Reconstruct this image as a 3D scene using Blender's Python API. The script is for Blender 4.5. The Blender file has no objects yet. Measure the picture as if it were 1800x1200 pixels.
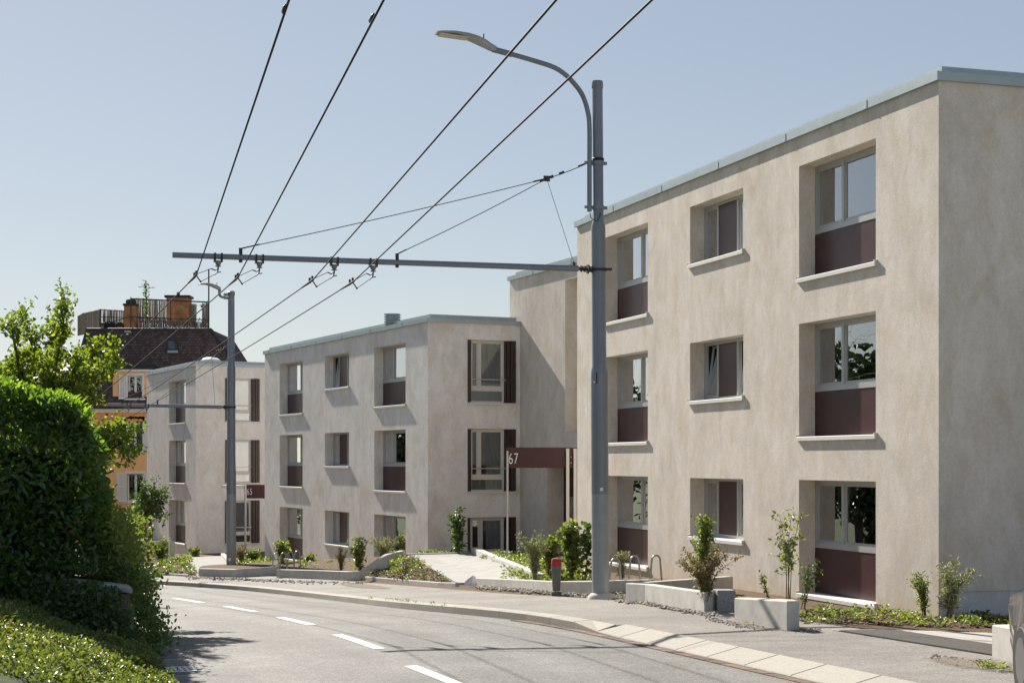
import bpy, bmesh, math, random
import numpy as np
from mathutils import Vector, Matrix

random.seed(7)
rng = np.random.default_rng(11)
SC = bpy.context.scene
COL = SC.collection
EYE = 2.5            # eye height above the foot of the near catenary mast
F, CX, HY = 2887.0, 900.0, 812.0   # focal length, principal column and horizon row of the photograph
R = math.radians

# ------------------------------------------------------------------ helpers
def link(o):
    COL.objects.link(o)
    return o

def tag(o, label=None, cat=None, group=None, kind=None):
    if label: o['label'] = label
    if cat: o['category'] = cat
    if group: o['group'] = group
    if kind: o['kind'] = kind
    return o

def empty(name, loc, label=None, cat=None, group=None):
    o = bpy.data.objects.new(name, None)
    o.empty_display_size = 0.3
    o.location = loc
    link(o)
    return tag(o, label, cat, group)

def origin(p):
    """world offset of a parent chain (no rotations are used on parents)"""
    v = Vector((0, 0, 0))
    while p is not None:
        v += p.location
        p = p.parent
    return v

class MB:
    """collects world-space geometry and links it as ONE mesh object"""
    def __init__(s):
        s.v = []; s.f = []; s.t = []; s.cur = 0.5
    def face(s, pts):
        b = len(s.v)
        s.v.extend([tuple(p) for p in pts])
        s.f.append(tuple(range(b, b + len(pts)))); s.t.append(s.cur)
    def mesh(s, pts, faces):
        b = len(s.v)
        s.v.extend([tuple(p) for p in pts])
        for f in faces:
            s.f.append(tuple(b + i for i in f)); s.t.append(s.cur)
    def hexa(s, p):
        """8 corners: bottom 4 (ccw) then top 4"""
        s.mesh(p, [(3, 2, 1, 0), (4, 5, 6, 7), (0, 1, 5, 4), (1, 2, 6, 5), (2, 3, 7, 6), (3, 0, 4, 7)])
    def box(s, c, d, rz=0.0, e=None):
        hx, hy, hz = d[0] / 2, d[1] / 2, d[2] / 2
        ca, sa = math.cos(rz), math.sin(rz)
        P = []
        for z in (-hz, hz):
            for x, y in ((-hx, -hy), (hx, -hy), (hx, hy), (-hx, hy)):
                P.append((c[0] + x * ca - y * sa, c[1] + x * sa + y * ca, c[2] + z))
        s.hexa(P)
    def cbox(s, P, b=0.012):
        """hexahedron with small chamfers on the top edges"""
        P = [Vector(p) for p in P]
        lo, hi = P[:4], P[4:]
        c = sum(hi, Vector()) / 4
        mid = [h - (h - l).normalized() * b for h, l in zip(hi, lo)]
        top = []
        for i in range(4):
            a = (hi[(i + 1) % 4] - hi[i]); d = (hi[(i - 1) % 4] - hi[i])
            top.append(hi[i] + a.normalized() * min(b, a.length * .4) + d.normalized() * min(b, d.length * .4))
        v = lo + mid + top
        f = [(3, 2, 1, 0), (8, 9, 10, 11)]
        for i in range(4):
            j = (i + 1) % 4
            f += [(i, j, 4 + j, 4 + i), (4 + i, 4 + j, 8 + j, 8 + i)]
        s.mesh(v, f)
    def tube(s, path, r, n=10, cap=True):
        path = [Vector(p) for p in path]
        k = len(path)
        rs = r if isinstance(r, (list, tuple)) else [r] * k
        rings = []
        prev = None
        for i in range(k):
            if i == 0: d = path[1] - path[0]
            elif i == k - 1: d = path[-1] - path[-2]
            else: d = (path[i + 1] - path[i]).normalized() + (path[i] - path[i - 1]).normalized()
            if d.length < 1e-9: d = Vector((0, 0, 1))
            d.normalize()
            if prev is None:
                a = Vector((0, 0, 1)) if abs(d.z) < 0.9 else Vector((1, 0, 0))
                x = d.cross(a).normalized()
            else:
                x = (prev - d * prev.dot(d))
                if x.length < 1e-6: x = d.orthogonal()
                x.normalize()
            prev = x
            y = d.cross(x)
            rings.append([path[i] + (x * math.cos(2 * math.pi * j / n) + y * math.sin(2 * math.pi * j / n)) * rs[i] for j in range(n)])
        pts = [p for ring in rings for p in ring]
        fs = []
        for i in range(k - 1):
            for j in range(n):
                fs.append((i * n + j, i * n + (j + 1) % n, (i + 1) * n + (j + 1) % n, (i + 1) * n + j))
        if cap:
            fs.append(tuple(range(n - 1, -1, -1)))
            fs.append(tuple((k - 1) * n + j for j in range(n)))
        s.mesh(pts, fs)
    def lathe(s, base, prof, n=16, axis=None, lean=(0, 0)):
        """prof: (radius, height); stands on base"""
        pts = []; fs = []
        b = Vector(base)
        for r, h in prof:
            for j in range(n):
                a = 2 * math.pi * j / n
                pts.append(b + Vector((r * math.cos(a) + lean[0] * h, r * math.sin(a) + lean[1] * h, h)))
        for i in range(len(prof) - 1):
            for j in range(n):
                fs.append((i * n + j, i * n + (j + 1) % n, (i + 1) * n + (j + 1) % n, (i + 1) * n + j))
        fs.append(tuple(range(n - 1, -1, -1)))
        fs.append(tuple((len(prof) - 1) * n + j for j in range(n)))
        s.mesh(pts, fs)
    def build(s, name, mat, parent=None, smooth=False, weld=False):
        me = bpy.data.meshes.new(name)
        off = origin(parent) if parent else Vector((0, 0, 0))
        vs = [(p[0] - off.x, p[1] - off.y, p[2] - off.z) for p in s.v]
        me.from_pydata(vs, [], s.f)
        at = me.attributes.new('tint', 'FLOAT', 'FACE')
        at.data.foreach_set('value', s.t)
        if weld or True:
            bm = bmesh.new(); bm.from_mesh(me)
            if weld: bmesh.ops.remove_doubles(bm, verts=bm.verts, dist=1e-4)
            bmesh.ops.recalc_face_normals(bm, faces=bm.faces)
            bm.to_mesh(me); bm.free()
        if smooth:
            me.polygons.foreach_set('use_smooth', [True] * len(me.polygons))
            me.set_sharp_from_angle(angle=R(40))
        me.materials.append(mat)
        o = bpy.data.objects.new(name, me)
        link(o)
        if parent: o.parent = parent
        return o

def free(o):
    """own origin at its base for a top-level mesh built in world space"""
    me = o.data
    n = len(me.vertices)
    co = np.empty(n * 3); me.vertices.foreach_get('co', co); co = co.reshape(-1, 3)
    c = np.array([(co[:, 0].min() + co[:, 0].max()) / 2, (co[:, 1].min() + co[:, 1].max()) / 2, co[:, 2].min()])
    me.vertices.foreach_set('co', (co - c).ravel())
    o.location = c
    me.update()
    return o

def thing(mb, name, mat, label, cat, group=None, smooth=False):
    return tag(free(mb.build(name, mat, smooth=smooth)), label, cat, group)

def struct(o):
    o['kind'] = 'structure'
    return o

# ------------------------------------------------------------------ pixel rays of the photograph
def P(x, y, Y):
    return Vector(((x - CX) / F * Y, Y, EYE + (HY - y) / F * Y))

def onplane(x, y, p0, d):
    """pixel ray meets the vertical plane through p0 along d"""
    k = (x - CX) / F
    # p0.x + d.x t = k (p0.y + d.y t)
    t = (k * p0[1] - p0[0]) / (d[0] - k * d[1])
    Y = p0[1] + d[1] * t
    return P(x, y, Y)

def tpix(x, p0, u, n=(0, 0), r=0.0):
    k = (x - CX) / F
    X0, Y0 = p0[0] + n[0] * r, p0[1] + n[1] * r
    return (k * Y0 - X0) / (u[0] - k * u[1])

# ------------------------------------------------------------------ terrain: stations along the kerb
K = [(22.5, -44, .9), (17.2, -27, 1.2), (12.9, -13.5, 1.5), (10.6, -6, 1.66), (8.45, 0.5, 1.82), (5.9, 8.5, 2.0), (3.42, 16.45, 2.18), (.854, 24.66, 2.37), (-.48, 27.8, 2.49), (-2.26, 32.3, 2.75),
     (-3.94, 37.9, 3.09), (-6.08, 43.9, 3.42), (-8.45, 48.9, 3.66), (-11.9, 53.9, 3.88), (-17, 59.2, 4.12), (-24, 64, 4.35), (-34, 68.5, 4.6), (-46, 71, 4.9)]
def catmull(pts, step=0.5):
    pts = [Vector(p) for p in pts]
    ext = [pts[0] * 2 - pts[1]] + pts + [pts[-1] * 2 - pts[-2]]
    out = []
    for i in range(1, len(ext) - 2):
        a, b, c, d = ext[i - 1:i + 3]
        n = max(2, int((c - b).length / step))
        for j in range(n):
            t = j / n
            out.append(0.5 * (2 * b + (c - a) * t + (2 * a - 5 * b + 4 * c - d) * t * t + (3 * b - a - 3 * c + d) * t ** 3))
    out.append(pts[-1])
    return out
_kp = catmull(K)
KX = np.array([[p.x, p.y, p.z] for p in _kp])
# smooth the plan line a little
for _ in range(6):
    KX[1:-1] = KX[1:-1] * 0.5 + (KX[:-2] + KX[2:]) * 0.25
_d = np.gradient(KX[:, :2], axis=0)
_d /= np.linalg.norm(_d, axis=1)[:, None]
KT = _d                                   # tangent, going away from the camera
KN = np.stack([_d[:, 1], -_d[:, 0]], 1)   # to the right: the building side
KS = np.concatenate([[0], np.cumsum(np.linalg.norm(np.diff(KX[:, :2], axis=0), axis=1))])
ROADW = 6.4

def sd(x, y):
    dx = x - KX[:, 0]; dy = y - KX[:, 1]
    i = int(np.argmin(dx * dx + dy * dy))
    t = dx[i] * KT[i, 0] + dy[i] * KT[i, 1]
    d = dx[i] * KN[i, 0] + dy[i] * KN[i, 1]
    return KS[i] + t, d

def kz(s):
    return EYE - float(np.interp(s, KS, KX[:, 2]))
def kp(s, d):
    x = np.interp(s, KS, KX[:, 0]) + d * np.interp(s, KS, KN[:, 0])
    y = np.interp(s, KS, KX[:, 1]) + d * np.interp(s, KS, KN[:, 1])
    return float(x), float(y)

# building corners (plan) -----------------------------------------------------
uC = Vector((-905, 2887)).normalized(); nC = Vector((uC.y, -uC.x))     # n points INTO the building
C0 = Vector(((1650 - CX) / F * 25.8, 25.8))
uB = Vector((-1383, 2887)).normalized(); nB = Vector((uB.y, -uB.x))
B0 = Vector(((752 - CX) / F * 53.4, 53.4))
uA = Vector((-1418, 2887)).normalized(); nA = Vector((uA.y, -uA.x))
A0 = Vector(((344 - CX) / F * 78.3, 78.3))
W0 = P(1014.7, 461, 50.67).xy; W1 = P(896, 493, 55.66).xy
uW = (W1 - W0).normalized(); nW = Vector((uW.y, -uW.x))

_zb = sorted([(sd(*p)[0], e) for p, e in (((9.5, 15), 2.2), (C0, 2.46), (C0 + uC * 8.5, 2.53), (C0 + uC * 16.8, 2.66),
        ((.3, 54.5), 2.98), (B0, 2.98), (B0 + uB * 9, 3.6), (B0 + uB * 17.8, 4.15), (A0, 4.35), (A0 + uA * 9.5, 4.75))])
_zs = [a for a, b in _zb]; _ze = [b for a, b in _zb]
SWW = 2.45
def gz(x, y, s=None, d=None):
    if s is None: s, d = sd(x, y)
    z = kz(s)
    if d < 0:
        w = min(-d, ROADW)
        return z - 0.12 + 0.016 * min(w, ROADW - w)
    if d <= SWW:
        return z + 0.018 * d
    zsw = z + 0.018 * SWW
    zb = EYE - float(np.interp(s, _zs, _ze))
    t = min(1, (d - SWW) / 3.4)
    t = t * t * (3 - 2 * t)
    return zsw + (zb - zsw) * t

def gpix(x, y, lift=0.0):
    """pixel ray meets the ground"""
    lo, hi = 8.0, 110.0
    prev = None
    Y = 10.0
    while Y < 110:
        p = P(x, y, Y)
        if p.z < gz(p.x, p.y) + lift: break
        Y += 0.25
    a, b = Y - 0.25, Y
    for _ in range(24):
        m = (a + b) / 2; p = P(x, y, m)
        if p.z < gz(p.x, p.y) + lift: b = m
        else: a = m
    return P(x, y, b)
# ------------------------------------------------------------------ materials
def newmat(name):
    m = bpy.data.materials.new(name)
    m.use_nodes = True
    nt = m.node_tree
    for n in list(nt.nodes):
        if n.type != 'OUTPUT_MATERIAL': nt.nodes.remove(n)
    return m, nt, nt.nodes['Material Output']

class N:
    def __init__(s, nt): s.nt = nt
    def __call__(s, kind, **kw):
        n = s.nt.nodes.new(kind)
        for k, v in kw.items():
            if k.startswith('_'): setattr(n, k[1:], v)
        return n
    def l(s, a, b): s.nt.links.new(a, b)

def noise(g, vec, scale, detail=4, rough=0.55, dist=0.0):
    n = g('ShaderNodeTexNoise')
    n.inputs['Scale'].default_value = scale; n.inputs['Detail'].default_value = detail
    n.inputs['Roughness'].default_value = rough; n.inputs['Distortion'].default_value = dist
    if vec is not None: g.l(vec, n.inputs['Vector'])
    return n.outputs['Fac']
def mapping(g, vec, sc):
    n = g('ShaderNodeMapping'); n.inputs['Scale'].default_value = sc; g.l(vec, n.inputs['Vector']); return n.outputs['Vector']
def ramp(g, fac, stops):
    n = g('ShaderNodeValToRGB'); cr = n.color_ramp
    while len(cr.elements) < len(stops): cr.elements.new(0.5)
    for e, (p, c) in zip(cr.elements, stops):
        e.position = p; e.color = (c[0], c[1], c[2], 1) if not isinstance(c, (int, float)) else (c, c, c, 1)
    g.l(fac, n.inputs['Fac']); return n.outputs['Color']
def mix(g, fac, a, b, mode='MIX'):
    n = g('ShaderNodeMix'); n.data_type = 'RGBA'; n.blend_type = mode
    for inp, v in ((n.inputs[0], fac), (n.inputs[6], a), (n.inputs[7], b)):
        if isinstance(v, (int, float)): inp.default_value = v
        elif isinstance(v, (tuple, list)): inp.default_value = (*v[:3], 1)
        else: g.l(v, inp)
    return n.outputs[2]
def bump(g, h, strength=0.3, dist=0.02):
    n = g('ShaderNodeBump'); n.inputs['Strength'].default_value = strength; n.inputs['Distance'].default_value = dist
    g.l(h, n.inputs['Height']); return n.outputs['Normal']
def prin(g, out, col, rough=0.6, metal=0.0, normal=None, spec=0.4, coat=0):
    p = g('ShaderNodeBsdfPrincipled')
    if isinstance(col, (tuple, list)): p.inputs['Base Color'].default_value = (*col[:3], 1)
    else: g.l(col, p.inputs['Base Color'])
    if isinstance(rough, (int, float)): p.inputs['Roughness'].default_value = rough
    else: g.l(rough, p.inputs['Roughness'])
    p.inputs['Metallic'].default_value = metal
    p.inputs['Specular IOR Level'].default_value = spec
    p.inputs['Coat Weight'].default_value = coat
    if normal is not None: g.l(normal, p.inputs['Normal'])
    if out is not None: g.l(p.outputs[0], out.inputs['Surface'])
    return p.outputs[0]
def pos(g):
    n = g('ShaderNodeNewGeometry'); return n.outputs['Position']
def attr(g, name='tint'):
    n = g('ShaderNodeAttribute'); n.attribute_name = name; return n.outputs['Fac']
def sc3(c, k): return tuple(min(1, x * k) for x in c)

def mat_plain(name, c, rough=0.5, metal=0, spec=0.4, var=0.12, scale=6, bmp=0.0, coat=0, tintvar=0.0):
    m, nt, out = newmat(name); g = N(nt)
    f = noise(g, pos(g), scale, 5, 0.6)
    col = ramp(g, f, [(0.3, sc3(c, 1 - var)), (0.7, sc3(c, 1 + var))])
    if tintvar:
        col = mix(g, 1.0, col, ramp(g, attr(g), [(0, 1 - tintvar), (1, 1.0)]), 'MULTIPLY')
    nm = None
    if bmp: nm = bump(g, noise(g, pos(g), scale * 12, 3), bmp, 0.01)
    prin(g, out, col, rough, metal, nm, spec, coat)
    return m

def mat_plaster(name, base, streak=0.10, splash=None):
    m, nt, out = newmat(name); g = N(nt)
    p = pos(g)
    big = noise(g, p, 0.55, 5, 0.62, 0.4)
    mid = noise(g, mapping(g, p, (1.0, 1.0, 0.55)), 2.1, 6, 0.68, 0.6)
    st = noise(g, mapping(g, p, (1.0, 1.0, 0.14)), 3.4, 6, 0.7)
    fine = noise(g, p, 38, 4, 0.7)
    warm = (base[0] * 0.93, base[1] * 0.88, base[2] * 0.81)
    pale = (base[0] * 1.09, base[1] * 1.10, base[2] * 1.14)
    c = ramp(g, mid, [(0.32, warm), (0.5, base), (0.68, pale)])
    c = mix(g, 0.75, c, ramp(g, big, [(0.3, 0.86), (0.5, 0.98), (0.7, 1.04)]), 'MULTIPLY')
    c = mix(g, 0.32, c, ramp(g, st, [(0.34, 1 - streak * 1.6), (0.5, 1.0), (0.66, 1.0 + streak * .5)]), 'MULTIPLY')
    cl = noise(g, mapping(g, p, (1.0, 1.0, 0.75)), 1.15, 7, 0.72, 0.9)
    c = mix(g, 0.5, c, ramp(g, cl, [(0.36, 0.85), (0.5, 1.0), (0.66, 1.08)]), 'MULTIPLY')
    gr = noise(g, p, 13, 5, 0.75)
    c = mix(g, 0.7, c, ramp(g, fine, [(0.35, 0.87), (0.62, 1.06)]), 'MULTIPLY')
    c = mix(g, 0.7, c, ramp(g, gr, [(0.35, 0.92), (0.62, 1.05)]), 'MULTIPLY')
    if splash is not None:      # earth splashed up by rain: an uneven ochre stain along the foot of the wall
        sp = g('ShaderNodeSeparateXYZ'); g.l(p, sp.inputs[0])
        ma = g('ShaderNodeMath'); ma.operation = 'MULTIPLY_ADD'; g.l(mid, ma.inputs[0]); ma.inputs[1].default_value = 1.3; g.l(sp.outputs[2], ma.inputs[2])
        c = mix(g, ramp(g, ma.outputs[0], [(0.52, .75), (1.0, 0.0)]), c, (base[0] * .88, base[1] * .78, base[2] * .60))
    h = mix(g, 0.5, fine, noise(g, p, 90, 3), 'MIX')
    h2 = mix(g, 0.35, h, mid, 'MIX')
    prin(g, out, c, 0.92, 0, bump(g, h2, 0.55, 0.02), 0.15)
    return m

def mat_asphalt(name, base, patch=0.14, grain=160, tyre=False):
    m, nt, out = newmat(name); g = N(nt)
    p = pos(g)
    f = noise(g, p, grain, 2, 0.7)
    v = g('ShaderNodeTexVoronoi'); v.inputs['Scale'].default_value = grain * 0.55; g.l(p, v.inputs['Vector'])
    b = noise(g, p, 0.5, 5, 0.6)
    b2 = noise(g, p, 3.0, 5, 0.65)
    c = ramp(g, f, [(0.3, sc3(base, 0.45)), (0.52, base), (0.72, sc3(base, 1.75))])
    c = mix(g, 0.5, c, ramp(g, v.outputs['Color'], [(0.1, 0.55), (0.9, 1.4)]), 'MULTIPLY')
    c = mix(g, 1.0, c, ramp(g, b, [(0.3, 1 - patch), (0.7, 1 + patch)]), 'MULTIPLY')
    c = mix(g, 0.6, c, ramp(g, b2, [(0.3, 1 - patch), (0.7, 1 + patch)]), 'MULTIPLY')
    if tyre:
        # polished wheel tracks: attribute holds the distance from the kerb
        a = attr(g, 'across')
        w = g('ShaderNodeMath'); w.operation = 'SINE'
        mu = g('ShaderNodeMath'); mu.operation = 'MULTIPLY'; mu.inputs[1].default_value = 2 * math.pi / 1.6
        g.l(a, mu.inputs[0]); g.l(mu.outputs[0], w.inputs[0])
        c = mix(g, 0.8, c, ramp(g, w.outputs[0], [(0.0, 0.90), (1.0, 1.08)]), 'MULTIPLY')
    prin(g, out, c, 0.80 if tyre else 0.85, 0, bump(g, f, 0.5, 0.008), 0.25 if tyre else 0.3)
    return m

def mat_leaf(name, c1, c2, c3, rough=0.45, trans=0.4, tcol=None, spec=0.5):
    m, nt, out = newmat(name); g = N(nt)
    a = attr(g)
    c = ramp(g, a, [(0.0, c1), (0.55, c2), (1.0, c3)])
    s1 = prin(g, None, c, rough, 0, None, spec)
    t = g('ShaderNodeBsdfTranslucent')
    tc = tcol or (1.9, 2.2, 0.7)
    mul = mix(g, 1.0, c, tc, 'MULTIPLY')
    g.l(mul, t.inputs['Color'])
    mx = g('ShaderNodeMixShader'); mx.inputs[0].default_value = trans
    g.l(s1, mx.inputs[1]); g.l(t.outputs[0], mx.inputs[2]); g.l(mx.outputs[0], out.inputs['Surface'])
    return m

def mat_dust(name, c):
    m, nt, out = newmat(name); g = N(nt)
    f = noise(g, pos(g), 9, 6, 0.7)
    ad = g('ShaderNodeMath'); ad.operation = 'ADD'; g.l(attr(g, 'edge'), ad.inputs[0]); g.l(f, ad.inputs[1])
    a = ramp(g, ad.outputs[0], [(0.72, 0.0), (1.25, 0.75)])
    col = ramp(g, noise(g, pos(g), 30, 4, 0.7), [(0.3, sc3(c, 0.65)), (0.7, sc3(c, 1.25))])
    s1 = prin(g, None, col, .95, 0, None, .1)
    tr = g('ShaderNodeBsdfTransparent'); mx = g('ShaderNodeMixShader')
    g.l(a, mx.inputs[0]); g.l(tr.outputs[0], mx.inputs[1]); g.l(s1, mx.inputs[2]); g.l(mx.outputs[0], out.inputs['Surface'])
    return m

def mat_glass(name, tint=(0.72, 0.76, 0.75), ior=5.0):
    m, nt, out = newmat(name); g = N(nt)
    f0 = g('ShaderNodeFresnel'); f0.inputs['IOR'].default_value = 1.5
    fr = g('ShaderNodeMath'); fr.operation = 'MULTIPLY'; fr.use_clamp = True; fr.inputs[1].default_value = 4.6; g.l(f0.outputs[0], fr.inputs[0])   # coated double glazing
    gl = g('ShaderNodeBsdfGlossy'); gl.inputs['Roughness'].default_value = 0.0
    gl.inputs['Color'].default_value = (0.95, 0.97, 1, 1)
    nz = noise(g, pos(g), 1.1, 2, 0.5)
    g.l(bump(g, nz, 0.08, 0.02), gl.inputs['Normal'])
    tr = g('ShaderNodeBsdfTransparent'); tr.inputs['Color'].default_value = (*tint, 1)
    mx = g('ShaderNodeMixShader')
    g.l(fr.outputs[0], mx.inputs[0]); g.l(tr.outputs[0], mx.inputs[1]); g.l(gl.outputs[0], mx.inputs[2])
    g.l(mx.outputs[0], out.inputs['Surface'])
    return m

def mat_tiles(name, base):
    m, nt, out = newmat(name); g = N(nt)
    p = pos(g)
    br = g('ShaderNodeTexBrick'); br.inputs['Scale'].default_value = 1.0
    br.inputs['Brick Width'].default_value = 0.2; br.inputs['Row Height'].default_value = 0.16; br.inputs['Mortar Size'].default_value = 0.012
    br.inputs['Color1'].default_value = (*sc3(base, 0.75), 1); br.inputs['Color2'].default_value = (*sc3(base, 1.35), 1)
    br.inputs['Mortar'].default_value = (*sc3(base, 0.35), 1)
    sp = g('ShaderNodeSeparateXYZ'); g.l(p, sp.inputs[0])
    cb = g('ShaderNodeCombineXYZ'); g.l(sp.outputs[0], cb.inputs[0]); g.l(sp.outputs[2], cb.inputs[1])
    g.l(cb.outputs[0], br.inputs['Vector'])
    n2 = noise(g, p, 7, 4, 0.7)
    c = mix(g, 0.8, br.outputs['Color'], ramp(g, n2, [(0.3, 0.6), (0.72, 1.5)]), 'MULTIPLY')
    prin(g, out, c, 0.85, 0, bump(g, br.outputs['Fac'], -0.6, 0.04), 0.2)
    return m

M = {}
M['plaster'] = mat_plaster('beige lime plaster', (0.68, 0.618, 0.545))
M['plaster_base'] = mat_plaster('beige lime plaster with splashed foot', (0.68, 0.618, 0.545), .10, 0.0)
M['plaster_hazed'] = mat_plaster('beige lime plaster paled by skylight and haze', (0.80, 0.76, 0.715))  # farther blocks: skylight and distance haze put into the plaster colour
M['plaster_grey'] = mat_plaster('plinth plaster', (0.62, 0.61, 0.61), 0.05)
M['zinc'] = mat_plain('zinc flashing', (0.36, 0.42, 0.44), 0.42, 0.3, 0.5, 0.08, 3)
M['sill'] = mat_plain('pale cast stone', (0.68, 0.66, 0.62), 0.6, 0, 0.3, 0.05, 9, 0.1)
M['alu'] = mat_plain('silver grey frame', (0.43, 0.44, 0.44), 0.38, 0.3, 0.5, 0.04, 3)
M['cream'] = mat_plain('cream frame', (0.62, 0.59, 0.53), 0.45, 0, 0.4, 0.04, 3)
M['bronze'] = mat_plain('brown red panel', (0.066, 0.031, 0.033), 0.3, 0, 0.28, 0.12, 2.5)
M['shutter'] = mat_plain('dark folding shutter', (0.05, 0.033, 0.03), 0.4, 0.1, 0.4, 0.1, 4)
M['glass'] = mat_glass('window glass')
M['curtain'] = mat_plain('curtain cloth', (0.72, 0.69, 0.62), 0.9, 0, 0.1, 0.06, 4)
M['curtain_grey'] = mat_plain('grey curtain cloth', (0.17, 0.165, 0.16), 0.9, 0, 0.1, 0.10, 4)
M['blind'] = mat_plain('white blind', (0.80, 0.82, 0.82), 0.8, 0, 0.1, 0.03, 4)
M['room'] = mat_plain('room lining', (0.20, 0.18, 0.16), 0.9, 0, 0.1, 0.1, 1)
M['roof'] = mat_plain('roof gravel', (0.3, 0.29, 0.27), 0.9, 0, 0.2, 0.2, 12)
M['asphalt'] = mat_asphalt('road asphalt', (0.185, 0.181, 0.168), 0.18, 62, True)
M['asphalt_walk'] = mat_asphalt('pavement asphalt', (0.225, 0.21, 0.19), 0.20, 90)
M['granite'] = mat_plain('granite kerb', (0.365, 0.342, 0.295), 0.8, 0, 0.3, 0.14, 30, 0.25, tintvar=0.10)
M['brick'] = mat_plain('gutter brick', (0.25, 0.175, 0.14), 0.85, 0, 0.2, 0.25, 18, 0.2, tintvar=0.5)
M['setts'] = mat_plain('gutter setts', (0.27, 0.25, 0.24), 0.85, 0, 0.2, 0.2, 18, 0.2, tintvar=0.4)
M['paint'] = mat_plain('road paint', (0.78, 0.77, 0.74), 0.7, 0, 0.3, 0.14, 26, 0.2)
M['concrete'] = mat_plain('fair faced concrete', (0.50, 0.485, 0.45), 0.85, 0, 0.25, 0.13, 4.5, 0.18)
M['concrete_new'] = mat_plain('pale new concrete', (0.32, 0.312, 0.295), 0.85, 0, 0.25, 0.14, 2.2, 0.12)
M['aggregate'] = mat_plain('washed aggregate', (0.36, 0.36, 0.36), 0.85, 0, 0.25, 0.55, 70, 0.5)
M['soil'] = mat_plain('bark mulch soil', (0.15, 0.105, 0.07), 0.95, 0, 0.1, 0.55, 24, 0.9)
M['dust'] = mat_dust('dusty soil film', (0.27, 0.235, 0.185))
M['sand'] = mat_plain('dusty soil', (0.36, 0.30, 0.22), 0.95, 0, 0.1, 0.25, 12, 0.5)
M['stone'] = mat_plain('pebbles', (0.40, 0.36, 0.31), 0.85, 0, 0.25, 0.2, 9, tintvar=0.6)
M['chips'] = mat_plain('bark chips', (0.27, 0.19, 0.125), 0.9, 0, 0.1, 0.2, 9, tintvar=0.75)
M['pole'] = mat_plain('blue grey mast paint', (0.205, 0.225, 0.26), 0.36, 0.25, 0.5, 0.06, 2)
M['galv'] = mat_plain('galvanised mast foot', (0.30, 0.325, 0.34), 0.42, 0.3, 0.5, 0.08, 3)
M['steel'] = mat_plain('hoop steel', (0.32, 0.33, 0.34), 0.35, 0.7, 0.5, 0.06, 6)
M['wire'] = mat_plain('contact wire', (0.02, 0.017, 0.02), 0.75, 0.0, 0.4, 0.1, 3)
M['iron'] = mat_plain('dark fitting', (0.05, 0.046, 0.046), 0.6, 0.1, 0.4, 0.15, 8)
M['insul'] = mat_plain('grey insulator', (0.22, 0.25, 0.29), 0.4, 0, 0.4, 0.1, 8)
M['led'] = mat_plain('lamp lens', (0.62, 0.56, 0.40), 0.25, 0, 0.5, 0.25, 60)
M['lamp'] = mat_plain('lamp housing', (0.36, 0.37, 0.36), 0.4, 0.3, 0.5, 0.06, 4)
M['hydrant'] = mat_plain('grey hydrant paint', (0.155, 0.155, 0.145), 0.5, 0.1, 0.4, 0.2, 14)
M['red'] = mat_plain('red hydrant cap', (0.42, 0.035, 0.03), 0.45, 0, 0.4, 0.15, 14)
M['white'] = mat_plain('white paint', (0.78, 0.77, 0.75), 0.5, 0, 0.4, 0.04, 5)
M['orange'] = mat_plain('orange render', (0.93, 0.53, 0.24), 0.9, 0, 0.1, 0.06, 1.5, 0.1)
M['orange_dark'] = mat_plain('deep orange render', (0.90, 0.40, 0.14), 0.9, 0, 0.1, 0.06, 1.5, 0.1)
M['chimney'] = mat_plain('weathered chimney render', (0.52, 0.24, 0.11), 0.9, 0, 0.1, 0.35, 2.5, 0.1)
M['tiles'] = mat_tiles('brown plain tiles', (0.095, 0.068, 0.066))
M['slate'] = mat_plain('dark slate', (0.05, 0.045, 0.045), 0.6, 0, 0.3, 0.2, 6)
M['reed'] = mat_plain('reed matting', (0.46, 0.39, 0.31), 0.9, 0, 0.1, 0.3, 14, tintvar=0.6)
M['bark'] = mat_plain('bark', (0.12, 0.09, 0.065), 0.9, 0, 0.1, 0.35, 20, 0.4)
M['stem'] = mat_plain('green brown stem', (0.17, 0.14, 0.085), 0.8, 0, 0.1, 0.3, 20)
M['wallstone'] = mat_plain('old garden wall stone', (0.33, 0.27, 0.21), 0.9, 0, 0.2, 0.35, 5, 0.5, tintvar=0.35)
M['capstone'] = mat_plain('grey capstone', (0.42, 0.42, 0.42), 0.85, 0, 0.2, 0.2, 8, 0.3)
M['turf'] = mat_plain('rough grass ground', (0.06, 0.08, 0.03), 0.95, 0, 0.1, 0.4, 6, 0.4)
M['hedge_core'] = mat_plain('dark hedge core', (0.022, 0.026, 0.012), 0.95, 0, 0.05, 0.4, 8, 0.4)
M['car'] = mat_plain('grey car paint', (0.10, 0.102, 0.105), 0.3, 0.5, 0.5, 0.02, 2, coat=0.6)
M['black'] = mat_plain('black rubber', (0.02, 0.02, 0.02), 0.7, 0, 0.3, 0.15, 20)
M['rim'] = mat_plain('alloy rim', (0.13, 0.13, 0.135), 0.4, 0.6, 0.5, 0.05, 5)
M['carglass'] = mat_plain('tinted car glass', (0.02, 0.025, 0.03), 0.05, 0, 0.6, 0.02, 2)
M['headlight'] = mat_plain('headlight lens', (0.6, 0.62, 0.64), 0.08, 0, 0.6, 0.05, 20)
M['taillight'] = mat_plain('tail light lens', (0.35, 0.02, 0.02), 0.1, 0, 0.6, 0.05, 20)
M['concrete_drive'] = mat_plain('driveway concrete', (0.40, 0.385, 0.35), 0.85, 0, 0.25, 0.14, 2.2, 0.12)
M['paver'] = mat_plain('dark grid paving', (0.095, 0.088, 0.08), 0.9, 0, 0.2, 0.3, 40, 0.5)
M['bulbgreen'] = mat_plain('green bulb', (0.03, 0.40, 0.25), 0.3)
M['bulbred'] = mat_plain('red bulb', (0.55, 0.08, 0.04), 0.3)
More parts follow.
